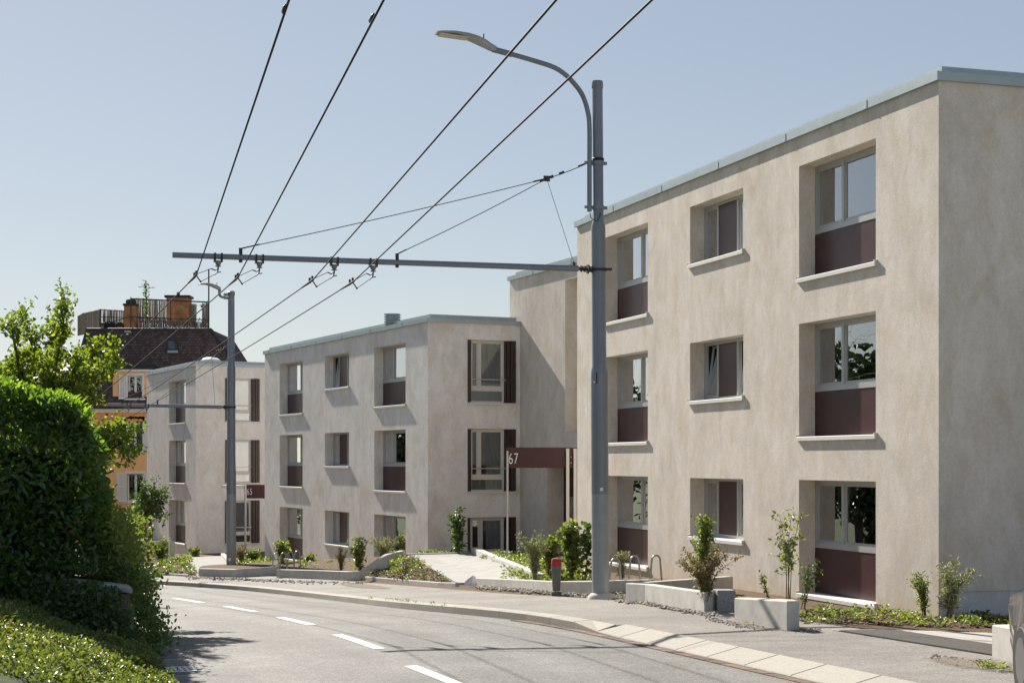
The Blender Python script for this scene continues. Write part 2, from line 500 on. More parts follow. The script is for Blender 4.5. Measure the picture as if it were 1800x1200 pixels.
M['flower'] = mat_plain('white flower', (0.8, 0.8, 0.8), 0.6)
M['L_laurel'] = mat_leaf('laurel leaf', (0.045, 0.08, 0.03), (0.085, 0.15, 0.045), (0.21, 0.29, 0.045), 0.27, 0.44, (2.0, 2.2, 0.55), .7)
M['L_ivy'] = mat_leaf('ivy leaf', (0.05, 0.085, 0.036), (0.095, 0.15, 0.055), (0.17, 0.23, 0.075), 0.36, 0.34, (1.8, 2.1, 0.7))
M['L_cover'] = mat_leaf('ground cover leaf', (0.065, 0.095, 0.04), (0.12, 0.16, 0.055), (0.24, 0.26, 0.09), 0.42, 0.38, (1.8, 1.75, 0.55))
M['L_tree'] = mat_leaf('sunlit tree leaf', (0.07, 0.11, 0.025), (0.14, 0.19, 0.035), (0.26, 0.28, 0.05), 0.45, 0.5, (1.8, 1.9, 0.6))
M['L_shrub'] = mat_leaf('green shrub leaf', (0.085, 0.115, 0.04), (0.16, 0.195, 0.06), (0.30, 0.31, 0.09), 0.45, 0.40, (1.6, 1.8, 0.6))
M['L_grey'] = mat_leaf('grey green leaf', (0.19, 0.20, 0.11), (0.29, 0.30, 0.18), (0.40, 0.40, 0.27), 0.55, 0.3, (1.4, 1.5, 0.8))
M['L_brown'] = mat_leaf('brownish leaf', (0.15, 0.12, 0.065), (0.24, 0.19, 0.10), (0.25, 0.25, 0.09), 0.6, 0.3, (1.5, 1.4, 0.7))
M['L_far'] = mat_leaf('deep green far leaf', (0.02, 0.034, 0.014), (0.035, 0.055, 0.02), (0.07, 0.09, 0.03), 0.5, 0.12)
M['L_dry'] = mat_leaf('dry leaf', (0.16, 0.10, 0.05), (0.24, 0.17, 0.08), (0.34, 0.27, 0.12), 0.6, 0.3, (1.4, 1.3, .8))
M['L_dark'] = mat_leaf('dark tree leaf', (0.035, 0.06, 0.022), (0.06, 0.10, 0.03), (0.12, 0.17, 0.045), 0.45, 0.35)
SKY_STR, SUN_STR, EXPO = 0.084, 3.8, 1.35; HAZE_D = 0
# ------------------------------------------------------------------ ground, road, kerb
def ribbon(name, mat, s0, s1, ds, offs, lift=0.0, zf=None, across=False):
    ns = max(2, int((s1 - s0) / ds)); ss = np.linspace(s0, s1, ns + 1)
    pts = []; fs = []; ac = []
    for s in ss:
        for d in offs:
            x, y = kp(s, d)
            z = zf(s, d, x, y) if zf else gz(x, y, s, d)
            pts.append((x, y, z + lift)); ac.append(-d)
    k = len(offs)
    for i in range(ns):
        for j in range(k - 1):
            fs.append((i * k + j, i * k + j + 1, (i + 1) * k + j + 1, (i + 1) * k + j))
    me = bpy.data.meshes.new(name); me.from_pydata(pts, [], fs)
    if across:
        a = me.attributes.new('across', 'FLOAT', 'POINT'); a.data.foreach_set('value', ac)
    me.polygons.foreach_set('use_smooth', [True] * len(fs))
    me.materials.append(mat)
    bm = bmesh.new(); bm.from_mesh(me); bmesh.ops.recalc_face_normals(bm, faces=bm.faces)
    if sum(f.normal.z for f in bm.faces) < 0: bmesh.ops.reverse_faces(bm, faces=bm.faces)
    bm.to_mesh(me); bm.free()
    o = bpy.data.objects.new(name, me); link(o)
    return struct(o)

SMAX = KS[-1]
S_DROP = sd(*P(930, 1086, 23.2).xy)[0]        # the kerb is lowered from here towards the camera
def kdrop(s):                                  # 1 = full kerb, 0 = lowered driveway kerb
    return float(np.clip((s - S_DROP + 0.2) / 1.2, 0, 1))
def zwalk(s, d, x, y):
    return gz(x, y, s, d)
ribbon('road', M['asphalt'], 0, SMAX, 0.7, [-6.5, -5.6, -4.4, -3.2, -2.0, -1.0, -0.4, -0.004], across=True)
ribbon('pavement', M['asphalt_walk'], 0, S_DROP, 0.7, [0.42, 0.9, 1.7, SWW, SWW + 0.5])
ribbon('pavement', M['asphalt_walk'], S_DROP, SMAX, 0.7, [0.27, 0.9, 1.7, SWW, SWW + 0.5])
S_BED = sd(*P(1600, 1096, 22.3).xy)[0]
ribbon('plot_ground', M['soil'], S_BED, SMAX, 0.8, [SWW + .35, 2.9, 3.4, 4.0, 4.7, 5.4, 6.2, 9, 14, 22, 34], lift=-0.015)
S_WALL = sd(-4.75, 20.7)[0]
def zleft(s, d, x, y):
    e = -d - ROADW
    base = gz(x, y, s, -ROADW)
    sw = S_WALL + .814 * max(0, e - .12)
    bank = base + 0.10 + 0.36 * max(0, e - .25) - 0.006 * max(0, e - .25) ** 2
    terr = base + 0.16 + (0.72 if e > 0.35 else 0) + 0.03 * e
    t = float(np.clip((s - sw) / 0.6, 0, 1))
    return bank * (1 - t) + max(terr, bank * .5 + terr * .5 if e > 4 else terr) * t
ribbon('garden_bank', M['turf'], 0, SMAX, 0.6, [-40, -25, -16, -12, -10, -9, -8.2, -7.5, -7.0, -6.8, -6.42], zf=zleft)
# far ground to the horizon
mb = MB(); mb.face([(-900, -300, -9), (900, -300, -9), (900, 1500, -9), (-900, 1500, -9)])
struct(mb.build('terrain', M['turf']))

# kerb stones ----------------------------------------------------------------
mb = MB()
s = 2.0
while s < SMAX - 2:
    L = random.uniform(0.95, 1.2); s1 = min(s + L, SMAX)
    if s < S_DROP < s1 + .3: s1 = S_DROP
    mb.cur = random.random()
    a, b = s + 0.003, s1 - 0.003
    P8 = []
    def kv(ss, d, top):
        x, y = kp(ss, d); zr = gz(x, y, ss, -0.001)
        zt = gz(x, y, ss, max(d, .02)) + 0.008
        k = kdrop(ss)
        if top:
            return Vector((x, y, zt if d > 0.1 else zr + 0.03 + (zt - zr - 0.03) * k))
        return Vector((x, y, zr - 0.2))
    w = 0.29 if s > S_DROP - .01 else 0.44
    d0 = 0.0
    lo = [kv(a, d0, 0), kv(a, w, 0), kv(b, w, 0), kv(b, d0, 0)]
    hi = [kv(a, d0, 1), kv(a, w, 1), kv(b, w, 1), kv(b, d0, 1)]
    mb.cbox(lo + hi, 0.012)
    s = s1
struct(mb.build('kerb', M['granite']))
# brick gutter beside the kerb
mb = MB(); s = 2.0
while s < S_DROP + 3:
    L = random.uniform(0.2, 0.26); mb.cur = random.random()
    c = []
    for zz in (-0.05, random.uniform(0.010, 0.016)):
        for ss, d in ((s + .006, -.15), (s + .006, -.008), (s + L - .006, -.008), (s + L - .006, -.15)):
            x, y = kp(ss, d); c.append((x, y, gz(x, y, ss, d) + zz))
    mb.hexa(c); s += L
struct(mb.build('brick_gutter', M['brick']))
# gutter of dark setts on the other side
mb = MB(); s = 2.0
while s < S_WALL + 14:
    L = random.uniform(0.16, 0.2); mb.cur = random.random()
    c = []
    for zz in (-0.05, random.uniform(0.008, 0.016)):
        for ss, d in ((s + .008, -6.40), (s + .008, -6.06), (s + L - .008, -6.06), (s + L - .008, -6.40)):
            x, y = kp(ss, d); c.append((x, y, gz(x, y, ss, d) + zz))
    mb.hexa(c); s += L
struct(mb.build('sett_gutter', M['setts']))
mb = MB(); s = 2.0
while s < S_WALL + 14:
    L = 1.0; mb.cur = random.random()
    c = []
    for zz in (-0.2, 0.10):
        for ss, d in ((s + .006, -6.56), (s + .006, -6.405), (s + L - .006, -6.405), (s + L - .006, -6.56)):
            x, y = kp(ss, d); c.append((x, y, gz(x, y, ss, d) + zz))
    mb.cbox(c, .012); s += L
struct(mb.build('kerb', M['granite']))

# dashes of the centre line
DASH = [((722, 1170), (806, 1203)), ((592, 1115), (667, 1140)), ((491, 1084.5), (549, 1098)), ((397, 1065), (448, 1074.5)), ((306, 1051), (356, 1059)), ((252, 1042.5), (272, 1046))]
for a, b in DASH:
    pa, pb = gpix(*a), gpix(*b)
    sa, da = sd(*pa.xy); sb, db = sd(*pb.xy)
    mb = MB()
    n = 6
    for i in range(n):
        q = []
        for t, w in ((i / n, -.075), (i / n, .075), ((i + 1) / n, .075), ((i + 1) / n, -.075)):
            ss = sb + (sa - sb) * t; dd = db + (da - db) * t + w
            x, y = kp(ss, dd); q.append((x, y, gz(x, y, ss, dd) + 0.006))
        mb.face(q)
    struct(mb.build('road_marking', M['paint'], weld=True))

# concrete driveway with a strip of dark grid paving, beside the near block
def patch(name, mat, px, lift, n=8, zs=None):
    """quad sheet on the ground through four ground points"""
    q = [gpix(*p) for p in px] if zs is None else [Vector(p) for p in zs]
    pts = []; fs = []
    for i in range(n + 1):
        for j in range(n + 1):
            a, b = i / n, j / n
            p = (q[0] * (1 - a) + q[1] * a) * (1 - b) + (q[3] * (1 - a) + q[2] * a) * b
            z = (gz(p.x, p.y) if zs is None else p.z) + lift
            pts.append((p.x, p.y, z))
    for i in range(n):
        for j in range(n):
            fs.append((i * (n + 1) + j, (i + 1) * (n + 1) + j, (i + 1) * (n + 1) + j + 1, i * (n + 1) + j + 1))
    mb = MB(); mb.mesh(pts, fs)
    return struct(mb.build(name, mat, weld=True))
ribbon('driveway', M['concrete_drive'], 0, S_BED, 0.7, [SWW - .02, 3.0, 3.6, 4.4, 5.4, 7, 10, 16, 24, 34], lift=.010)
ribbon('grid_paving', M['paver'], 4, S_BED - .15, 0.7, [SWW - .015, 2.9, 3.3], lift=.018)

# ------------------------------------------------------------------ buildings
def v3(p2, z): return Vector((p2[0], p2[1], z))

def facade(mb, p0, u, n, t0, t1, z0, z1, ops):
    ts = sorted(set([t0, t1] + [o['t0'] for o in ops] + [o['t1'] for o in ops]))
    zs = sorted(set([z0, z1] + [o['z0'] for o in ops] + [o['z1'] for o in ops]))
    for a, b in zip(ts, ts[1:]):
        for c, d in zip(zs, zs[1:]):
            m, k = (a + b) / 2, (c + d) / 2
            if any(o['t0'] < m < o['t1'] and o['z0'] < k < o['z1'] for o in ops): continue
            mb.face([v3(p0 + u * b, c), v3(p0 + u * a, c), v3(p0 + u * a, d), v3(p0 + u * b, d)])
    for o in ops:
        r = o['r']
        A, B = p0 + u * o['t0'], p0 + u * o['t1']; Ai, Bi = A + n * r, B + n * r
        z0_, z1_ = o['z0'], o['z1']
        mb.face([v3(A, z0_), v3(Ai, z0_), v3(Ai, z1_), v3(A, z1_)])
        mb.face([v3(B, z0_), v3(B, z1_), v3(Bi, z1_), v3(Bi, z0_)])
        mb.face([v3(A, z1_), v3(Ai, z1_), v3(Bi, z1_), v3(B, z1_)])
        mb.face([v3(A, z0_), v3(B, z0_), v3(Bi, z0_), v3(Ai, z0_)])

class Win:
    """one window in a wall; t runs along the wall, r is the depth of its plane"""
    def __init__(s, bld, lin, p0, u, n, op, frame='alu'):
        s.b, s.lin, s.p0, s.u, s.n, s.o = bld, lin, p0, u, n, op
        s.fm = M[frame]; s.fr = MB(); s.pane = MB(); s.kids = []
    def ob(s, mb, ta, tb, da, db, za, zb, shear=0.0, ch=0):
        def q(t, d, z): return v3(s.p0 + s.u * t + s.n * (d + shear * (z - za)), z)
        c = [q(ta, da, za), q(tb, da, za), q(tb, db, za), q(ta, db, za), q(ta, da, zb), q(tb, da, zb), q(tb, db, zb), q(ta, db, zb)]
        mb.cbox(c, ch) if ch else mb.hexa(c)
    def glass(s, *a):
        m = MB(); s.ob(m, *a); s.kids.append(('pane', m, M['glass']))
    def frame(s, ta, tb, za, zb, w=0.06, d0=None, dd=0.075, bottom=None):
        d0 = s.o['r'] if d0 is None else d0
        wb = bottom or w
        s.ob(s.fr, ta, tb, d0, d0 + dd, za, za + wb)
        s.ob(s.fr, ta, tb, d0, d0 + dd, zb - w, zb)
        s.ob(s.fr, ta, ta + w, d0, d0 + dd, za + wb, zb - w)
        s.ob(s.fr, tb - w, tb, d0, d0 + dd, za + wb, zb - w)
    def bar(s, t, za, zb, w=0.07, d0=None, dd=0.085):
        d0 = s.o['r'] - .006 if d0 is None else d0
        s.ob(s.fr, t - w / 2, t + w / 2, d0, d0 + dd, za, zb)
    def sash(s, ta, tb, za, zb, tilt=0.0):
        """inner casement + pane"""
        d = s.o['r'] + 0.02; w = 0.045
        for a in ((ta, tb, za, za + w), (ta, tb, zb - w, zb), (ta, ta + w, za + w, zb - w), (tb - w, tb, za + w, zb - w)):
            sh = tilt
            off = tilt * (a[2] - za)
            s.ob(s.fr, a[0], a[1], d + off, d + off + .05, a[2], a[3], sh)
        s.glass(ta + w, tb - w, d + .02 + tilt * w, d + .032 + tilt * w, za + w, zb - w, tilt)
    def panel(s, ta, tb, za, zb, name='panel', mat='bronze', d=0.012):
        m = MB(); s.ob(m, ta, tb, s.o['r'] + d, s.o['r'] + d + .04, za, zb, 0, 0.006); s.kids.append((name, m, M[mat]))
    def sill(s, drop=0.0, out=0.055, over=0.05, th=0.065):
        o = s.o; m = MB()
        z = o['z0'] + .003
        s.ob(m, o['t0'] - over, o['t1'] + over, -out, -.001, z - th, z + .008, 0, .006)
        s.ob(m, o['t0'] + .002, o['t1'] - .002, -.001, o['r'] + .03, z - .01, z + .008)
        s.ob(m, o['t0'] - over, o['t0'] - over + .035, -out, -.001, z + .009, z + .04)
        s.ob(m, o['t1'] + over - .035, o['t1'] + over, -out, -.001, z + .009, z + .04)
        s.kids.append(('sill', m, M['sill']))
    def curtain(s, ta, tb, za, zb, mat='curtain', d=0.22, amp=0.035, wl=0.16, name='curtain'):
        m = MB(); n = max(4, int((tb - ta) / 0.03)); pts = []
        for i in range(n + 1):
            t = ta + (tb - ta) * i / n
            dd = s.o['r'] + d + amp * math.sin(2 * math.pi * t / wl + math.sin(t * 5))
            q = s.p0 + s.u * t + s.n * dd
            pts += [v3(q, za), v3(q, zb)]
        m.mesh(pts, [(2 * i, 2 * i + 2, 2 * i + 3, 2 * i + 1) for i in range(n)])
        s.kids.append((name, m, M[mat]))
    def room(s, depth=2.2):
        o = s.o
        a, b, c, d = o['t0'] - .25, o['t1'] + .25, o['r'] + .09, o['r'] + depth
        za, zb = o['z0'] - .1, o['z1'] + .1
        def q(t, dd, z): return v3(s.p0 + s.u * t + s.n * dd, z)
        L = s.lin
        L.face([q(a, d, za), q(b, d, za), q(b, d, zb), q(a, d, zb)])
        L.face([q(a, c, za), q(a, d, za), q(a, d, zb), q(a, c, zb)])
        L.face([q(b, c, za), q(b, d, za), q(b, d, zb), q(b, c, zb)])
        L.face([q(a, c, za), q(b, c, za), q(b, d, za), q(a, d, za)])
        L.face([q(a, c, zb), q(b, c, zb), q(b, d, zb), q(a, d, zb)])
        # the wall thickness round the opening seals the room
        for ta, tb, z1, z2 in ((a, o['t0'], za, zb), (o['t1'], b, za, zb), (o['t0'], o['t1'], za, o['z0']), (o['t0'], o['t1'], o['z1'], zb)):
            L.face([q(ta, c, z1), q(tb, c, z1), q(tb, c, z2), q(ta, c, z2)])
    def done(s, label=None):
        w = s.fr.build('window', s.fm, s.b)
        if s.pane.v: s.pane.build('pane', M['glass'], w)
        for nm, m, mt in s.kids: m.build(nm, mt, w, smooth=(nm == 'curtain'))
        if label: w['label'] = label
        return w

def wide_window(bld, lin, p0, u, n, op, tm, split=0.40, cur=(.0, .45), low=False, cm='curtain'):
    w = Win(bld, lin, p0, u, n, op)
    a, b, z0, z1 = op['t0'] + .003, op['t1'] - .003, op['z0'] + .012, op['z1'] - .003
    zs = z0 + (z1 - z0) * split if not low else z0
    w.frame(a, b, zs, z1, .06, bottom=.105)
    w.bar(tm, zs + .105, z1 - .06, .075)
    w.sash(a + .06, tm - .0375, zs + .105, z1 - .06)
    w.sash(tm + .0375, b - .06, zs + .105, z1 - .06)
    if not low: w.panel(a, b, z0, zs - .004)
    else:
        m = MB(); w.ob(m, a + .02, b - .02, op['r'] - .06, op['r'] - .048, z0 + .06, z0 + .98); w.kids.append(('guard_rail', m, M['glass']))
    w.sill()
    W_ = b - a
    if cur: w.curtain(b - W_ * cur[1], b - W_ * cur[0] - .03, zs, z1, cm)
    if cur: w.curtain(a + .02, a + W_ * .16, zs, z1, cm)
    w.room()
    w.done()

def mid_window(bld, lin, p0, u, n, op, tm1, tm2, tilt=0.0):
    """glass leaf, brown panel leaf, glass leaf (tm1 > tm2: t grows away from the camera)"""
    w = Win(bld, lin, p0, u, n, op)
    a, b, z0, z1 = op['t0'] + .003, op['t1'] - .003, op['z0'] + .012, op['z1'] - .003
    w.frame(a, b, z0, z1, .06, bottom=.07)
    w.bar(tm1, z0 + .07, z1 - .06, .07); w.bar(tm2, z0 + .07, z1 - .06, .07)
    w.sash(tm1 + .035, b - .06, z0 + .07, z1 - .06, tilt)
    w.sash(a + .06, tm2 - .035, z0 + .07, z1 - .06, tilt)
    w.panel(tm2 + .036, tm1 - .036, z0 + .071, z1 - .061)
    w.sill()
    w.curtain(tm1 + .1, b - .05, z0, z1)
    w.room()
    w.done()

def shutter_window(bld, lin, p0, u, n, op, kind=0):
    """nearly flush window between folding shutters, with guard rail and lower light"""
    w = Win(bld, lin, p0, u, n, op, 'cream')
    A, Bq, z0, z1 = op['t0'], op['t1'], op['z0'], op['z1']
    a, b = A + .12, Bq - .40          # glazed part; shutter leaves beside it
    w.frame(a, b, z0 + .012, z1 - .003, .06)
    tm = a + (b - a) * .27
    zt = z0 + .40
    w.ob(w.fr, a + .06, b - .06, op['r'] - .004, op['r'] + .08, zt, zt + .13)
    w.bar(tm, zt + .13, z1 - .06, .085)
    w.sash(a + .06, tm - .043, zt + .13, z1 - .06)
    w.sash(tm + .043, b - .06, zt + .13, z1 - .06)
    w.glass(a + .06, b - .06, op['r'] + .04, op['r'] + .052, z0 + .072, zt)
    m = MB()
    for zz in (zt + .36,):
        w.ob(m, A + .02, b + .02, -.02, .005, zz, zz + .035)
    w.kids.append(('guard_rail', m, M['alu']))
    def leaf(t, wd, dd):
        m = MB(); w.ob(m, t, t + wd, -dd, op['r'] - .01, z0 + .03, z1 - .01, 0, .004)
        for zz in (z0 + .95, z1 - .12, z1 - .2):
            w.ob(m, t + wd * .35, t + wd * .65, -dd - .006, -dd, zz, zz + .025)
        w.kids.append(('shutter', m, M['shutter']))
    leaf(A + .006, .055, .07); leaf(A + .066, .04, .05)
    for k in range(3): leaf(Bq - .005 - .115 * (k + 1), .095, .055 + .03 * (k % 2))
    leaf(b + .005, .035, .02)
    o2 = dict(op); m = MB()
    w.ob(m, A - .03, Bq + .03, -.06, -.001, z0 - .05, z0 + .01, 0, .005)
    w.ob(m, A, Bq, -.001, op['r'] + .02, z0 - .04, z0 + .01)
    w.kids.append(('sill', m, M['sill']))
    if kind == 0: w.curtain(a, b, zt + .3, z1, 'curtain_grey', .14, .045, .13); w.curtain(a, b, z0, zt + .28, 'blind', .2, .01, .5)
    elif kind == 1: w.curtain(a + .05, b - .1, zt + .5, z1, 'curtain_grey', .14, .045, .13); w.curtain(a, b, z0, zt, 'curtain', .2, .03, .2)
    elif kind == 2: w.curtain(a, b, z0, z1, 'blind', .10, .006, .11)
    w.room()
    w.done()

def glass_door(bld, lin, p0, u, n, op, tm):
    w = Win(bld, lin, p0, u, n, op, 'cream')
    a, b, z0, z1 = op['t0'] + .12, op['t1'] - .40, op['z0'] + .012, op['z1'] - .003
    w.frame(a, b, z0, z1, .06); w.bar(tm, z0 + .06, z1 - .06, .085)
    w.sash(a + .06, tm - .043, z0 + .06, z1 - .06); w.sash(tm + .043, b - .06, z0 + .06, z1 - .06)
    for t, wd, dd in ((op['t0'] + .006, .055, .07), (op['t1'] - .12, .095, .055), (op['t1'] - .235, .095, .085), (op['t1'] - .35, .095, .055)):
        m = MB(); w.ob(m, t, t + wd, -dd, op['r'] - .01, z0 + .03, z1 - .01, 0, .004); w.kids.append(('shutter', m, M['shutter']))
    w.curtain(a + .7, b, z0, z1, 'curtain_grey', .5, .04, .16)
    w.room(); w.done()

def offset_poly(pts, d):
    """offset of a closed ccw/cw plan polygon outward by d"""
    n = len(pts); A = sum(pts[i].x * pts[(i + 1) % n].y - pts[(i + 1) % n].x * pts[i].y for i in range(n))
    sg = 1 if A > 0 else -1
    out = []
    for i in range(n):
        a, b, c = pts[i - 1], pts[i], pts[(i + 1) % n]
        e1 = (b - a).normalized(); e2 = (c - b).normalized()
        n1 = Vector((e1.y, -e1.x)) * sg; n2 = Vector((e2.y, -e2.x)) * sg
        m = (n1 + n2); m = m / max(0.2, m.dot(n1))
        out.append(b + m * d)
    return out
def ring_prism(mb, pts, o0, o1, z0, z1):
    a = offset_poly(pts, o0); b = offset_poly(pts, o1); n = len(pts)
    for i in range(n):
        j = (i + 1) % n
        mb.face([v3(b[i], z0), v3(b[j], z0), v3(b[j], z1), v3(b[i], z1)])
        mb.face([v3(a[i], z1), v3(b[i], z1), v3(b[j], z1), v3(a[j], z1)])
        mb.face([v3(a[i], z0), v3(a[j], z0), v3(b[j], z0), v3(b[i], z0)])
        mb.face([v3(a[i], z0), v3(a[i], z1), v3(a[j], z1), v3(a[j], z0)])
def roof_cap(bld, pts, zt, seams=True):
    mb = MB()
    ring_prism(mb, pts, -.30, .065, zt - .015, zt + .125)
    ring_prism(mb, pts, -.46, -.15, zt + .1252, zt + .26)
    if seams:
        o = offset_poly(pts, .067); o2 = offset_poly(pts, -.073)
        for i in range(len(pts)):
            a, b = o[i], o[(i + 1) % len(pts)]; L = (b - a).length; dirv = (b - a).normalized()
            k = 2.2
            while k < L - .3:
                ang = math.atan2(dirv.y, dirv.x); q = a + dirv * k
                mb.box((q.x, q.y, zt + .055), (.03, .012, .141), ang)
                k += 3.0
    mb.build('roof_edge', M['zinc'], bld)
    r = MB(); q = offset_poly(pts, -.3)
    r.face([v3(p, zt + .02) for p in q])
    r.build('roof', M['roof'], bld)

def vent_box(bld, x, y, z, w=.8, h=.35, white=True):
    mb = MB(); mb.box((x, y, z + h * .35), (w, w, h * .7)); 
    mb.lathe((x, y, z + h * .7), [(w * .62, 0), (w * .6, h * .12), (w * .4, h * .3), (w * .1, h * .38)], 14)
    mb.build('roof_light', M['white'], bld, smooth=True)
def vent_stack(bld, x, y, z, w=.55, h=.55):
    mb = MB(); mb.box((x, y, z + h / 2), (w * .8, w * .8, h))
    for k in range(5): mb.box((x, y, z + h * (.3 + .16 * k)), (w, w, h * .06))
    mb.build('roof_vent', M['zinc'], bld)

Z = lambda e: EYE + e
# ---- block C (right, nearest) ----
zC = 6.0
cw = 16.85; cd = 11.0
C_ = empty('apartment_block', (C0.x, C0.y, Z(-2.4)), 'nearest and tallest beige plastered apartment block with nine deep street windows, at the right', 'apartment block', 'beige apartment blocks along the street')
lin = MB(); wall = MB()
ops = []; cols = [(tpix(1539.5, C0, uC), tpix(1404.5, C0, uC)), (tpix(1306.5, C0, uC), tpix(1213, C0, uC)), (tpix(1138.8, C0, uC), 14.85)]
tops = [5.45, 2.545, -.325]
r = .33
for ci, (a, b) in enumerate(cols):
    for ri, zt in enumerate(tops):
        h = 1.26 if ci == 1 else 2.09
        ops.append(dict(t0=a, t1=b, z0=Z(zt - h), z1=Z(zt - (.01 if ci == 1 else 0)), r=r, c=ci, row=ri))
facade(wall, C0, uC, nC, 0, cw, Z(-3.4), Z(zC), ops)
Cr1 = C0 + nC * cd; CL = C0 + uC * cw; CL1 = CL + nC * cd
facade(wall, C0, nC, -uC, 0, cd, Z(-2.04), Z(zC), [])
facade(wall, CL, nC, uC, 0, cd, Z(-3.6), Z(zC), [])
facade(wall, Cr1, uC, nC, 0, cw, Z(-3.4), Z(zC), [])
wall.build('wall', M['plaster_base'], C_, weld=True)
pl = MB(); pl.hexa([v3(C0 + nC * .02 + uC * .015, Z(-3.3)), v3(C0 + nC * cd + uC * .015, Z(-3.3)), v3(C0 + nC * cd + uC * .3, Z(-3.3)), v3(C0 + nC * .02 + uC * .3, Z(-3.3)),
                    v3(C0 + nC * .02 + uC * .015, Z(-2.04)), v3(C0 + nC * cd + uC * .015, Z(-2.04)), v3(C0 + nC * cd + uC * .3, Z(-2.04)), v3(C0 + nC * .02 + uC * .3, Z(-2.04))])
pl.build('plinth', M['plaster_grey'], C_)
mt = [tpix(1481.5, C0, uC, nC, r), (tpix(1262, C0, uC, nC, r), tpix(1297, C0, uC, nC, r)), tpix(1128, C0, uC, nC, r)]
for o in ops:
    if o['c'] == 0: wide_window(C_, lin, C0, uC, nC, o, mt[0], cur=(.0, .17) )
    elif o['c'] == 1: mid_window(C_, lin, C0, uC, nC, o, mt[1][0], mt[1][1], tilt=.13 if o['row'] == 1 else 0)
    else: wide_window(C_, lin, C0, uC, nC, o, mt[2], cur=(.0, .3))
roof_cap(C_, [C0, CL, CL1, Cr1], Z(zC))
# set back wing of block C with the entrance niche
zW = 6.15
wl = (W1 - W0).length
Wst = -1.8   # the wing continues behind the front block
tj = tpix(993.5, W0, uW); tl = tpix(961, W0, uW)
wops = [dict(t0=Wst + .01, t1=tj, z0=Z(.95), z1=Z(zW - .45), r=.5), dict(t0=Wst + .01, t1=tl, z0=Z(-3.05), z1=Z(-.1), r=.68)]
ww = MB()
facade(ww, W0, uW, nW, Wst, wl, Z(-3.6), Z(zW), wops)
for o_, zz in ((wops[0], .5), (wops[1], .68)):
    q = lambda t, z: v3(W0 + uW * t + nW * zz, z)
    ww.face([q(o_['t0'], o_['z0']), q(o_['t1'], o_['z0']), q(o_['t1'], o_['z1']), q(o_['t0'], o_['z1'])])
Wa, Wb = W0 + uW * Wst, W0 + uW * wl
facade(ww, Wb, nW, -uW, 0, 8, Z(-3.6), Z(zW), [])
facade(ww, Wa, nW, -uW, 0, 8, Z(-3.6), Z(zW), [])
facade(ww, Wb + nW * 8, -uW, nW, 0, wl - Wst, Z(-3.6), Z(zW), [])
ww.build('stair_wing', M['plaster'], C_, weld=True)
roof_cap(C_, [Wa, Wb, Wb + nW * 8, Wa + nW * 8], Z(zW))
# entrance door in the niche
td = tpix(994.5, W0, uW, nW, .68)
w = Win(C_, lin, W0, uW, nW, dict(t0=Wst, t1=td, z0=Z(-2.95), z1=Z(-.15), r=.60), 'shutter')
w.frame(Wst + .05, td, Z(-2.95), Z(-.15), .09, d0=.60, dd=.07)
w.bar(td - 1.0, Z(-2.86), Z(-.24), .09, d0=.598, dd=.07)
w.ob(w.fr, Wst + .15, td - .09, .597, .672, Z(-1.10), Z(-.24))
w.ob(w.fr, Wst + .15, td - .09, .597, .672, Z(-2.86), Z(-2.45))
w.ob(w.pane, Wst + .15, td - .09, .64, .652, Z(-2.45), Z(-1.1))
dr = w.fr.build('door', M['shutter'], C_); w.pane.build('pane', M['glass'], dr)
lin.build('interior', M['room'], C_)

# ---- block B (middle) ----
zB = 4.57
bw = 17.9
B_ = empty('apartment_block', (B0.x, B0.y, Z(-3.1)), 'middle beige plastered apartment block behind the ramp, between the two masts in the view', 'apartment block', 'beige apartment blocks along the street')
lin = MB(); wall = MB(); ops = []
cols = [(tpix(713, B0, uB), tpix(657.7, B0, uB)), (tpix(613.6, B0, uB), tpix(570.8, B0, uB)), (tpix(532, B0, uB), tpix(491.5, B0, uB))]
topsB = [4.03, 1.105, -1.83]
for ci, (a, b) in enumerate(cols):
    for ri, zt in enumerate(topsB):
        h = 1.27 if ci == 1 else 2.1
        ops.append(dict(t0=a, t1=b, z0=Z(zt - h), z1=Z(zt), r=.34, c=ci, row=ri))
facade(wall, B0, uB, nB, 0, bw, Z(-5.5), Z(zB), ops)
b2 = 3.42
ta, tb = tpix(822, B0, nB), tpix(907, B0, nB)
ops2 = [dict(t0=ta, t1=tb, z0=Z(4.03 - 2.08), z1=Z(4.03), r=.10, row=0), dict(t0=ta, t1=tb, z0=Z(1.1 - 2.08), z1=Z(1.1), r=.10, row=1), dict(t0=ta, t1=tb, z0=Z(-3.0), z1=Z(-1.82), r=.10, row=2)]
facade(wall, B0, nB, uB, 0, b2, Z(-5.5), Z(zB), ops2)
BL = B0 + uB * bw; BR = B0 + nB * b2
facade(wall, BL, nB, -uB, 0, 11, Z(-5.5), Z(zB), [])
BL1 = BL + nB * 11; BR1 = BR + uB * 8
wall.face([v3(BL1, Z(-5.5)), v3(BR1, Z(-5.5)), v3(BR1, Z(zB)), v3(BL1, Z(zB))])
wall.face([v3(BR, Z(-5.5)), v3(BR1, Z(-5.5)), v3(BR1, Z(zB)), v3(BR, Z(zB))])
wall.build('wall', M['plaster_hazed'], B_, weld=True)
mB = [tpix(692, B0, uB, nB, .34), (tpix(596.3, B0, uB, nB, .34), tpix(611.6, B0, uB, nB, .34)), tpix(528.8, B0, uB, nB, .34)]
for o in ops:
    if o['c'] == 0: wide_window(B_, lin, B0, uB, nB, o, mB[0], cur=(.0, .28), low=o['row'] == 2)
    elif o['c'] == 1: mid_window(B_, lin, B0, uB, nB, o, mB[1][0], mB[1][1], tilt=.13 if o['row'] == 0 else 0)
    else: wide_window(B_, lin, B0, uB, nB, o, mB[2], cur=(.0, .35))
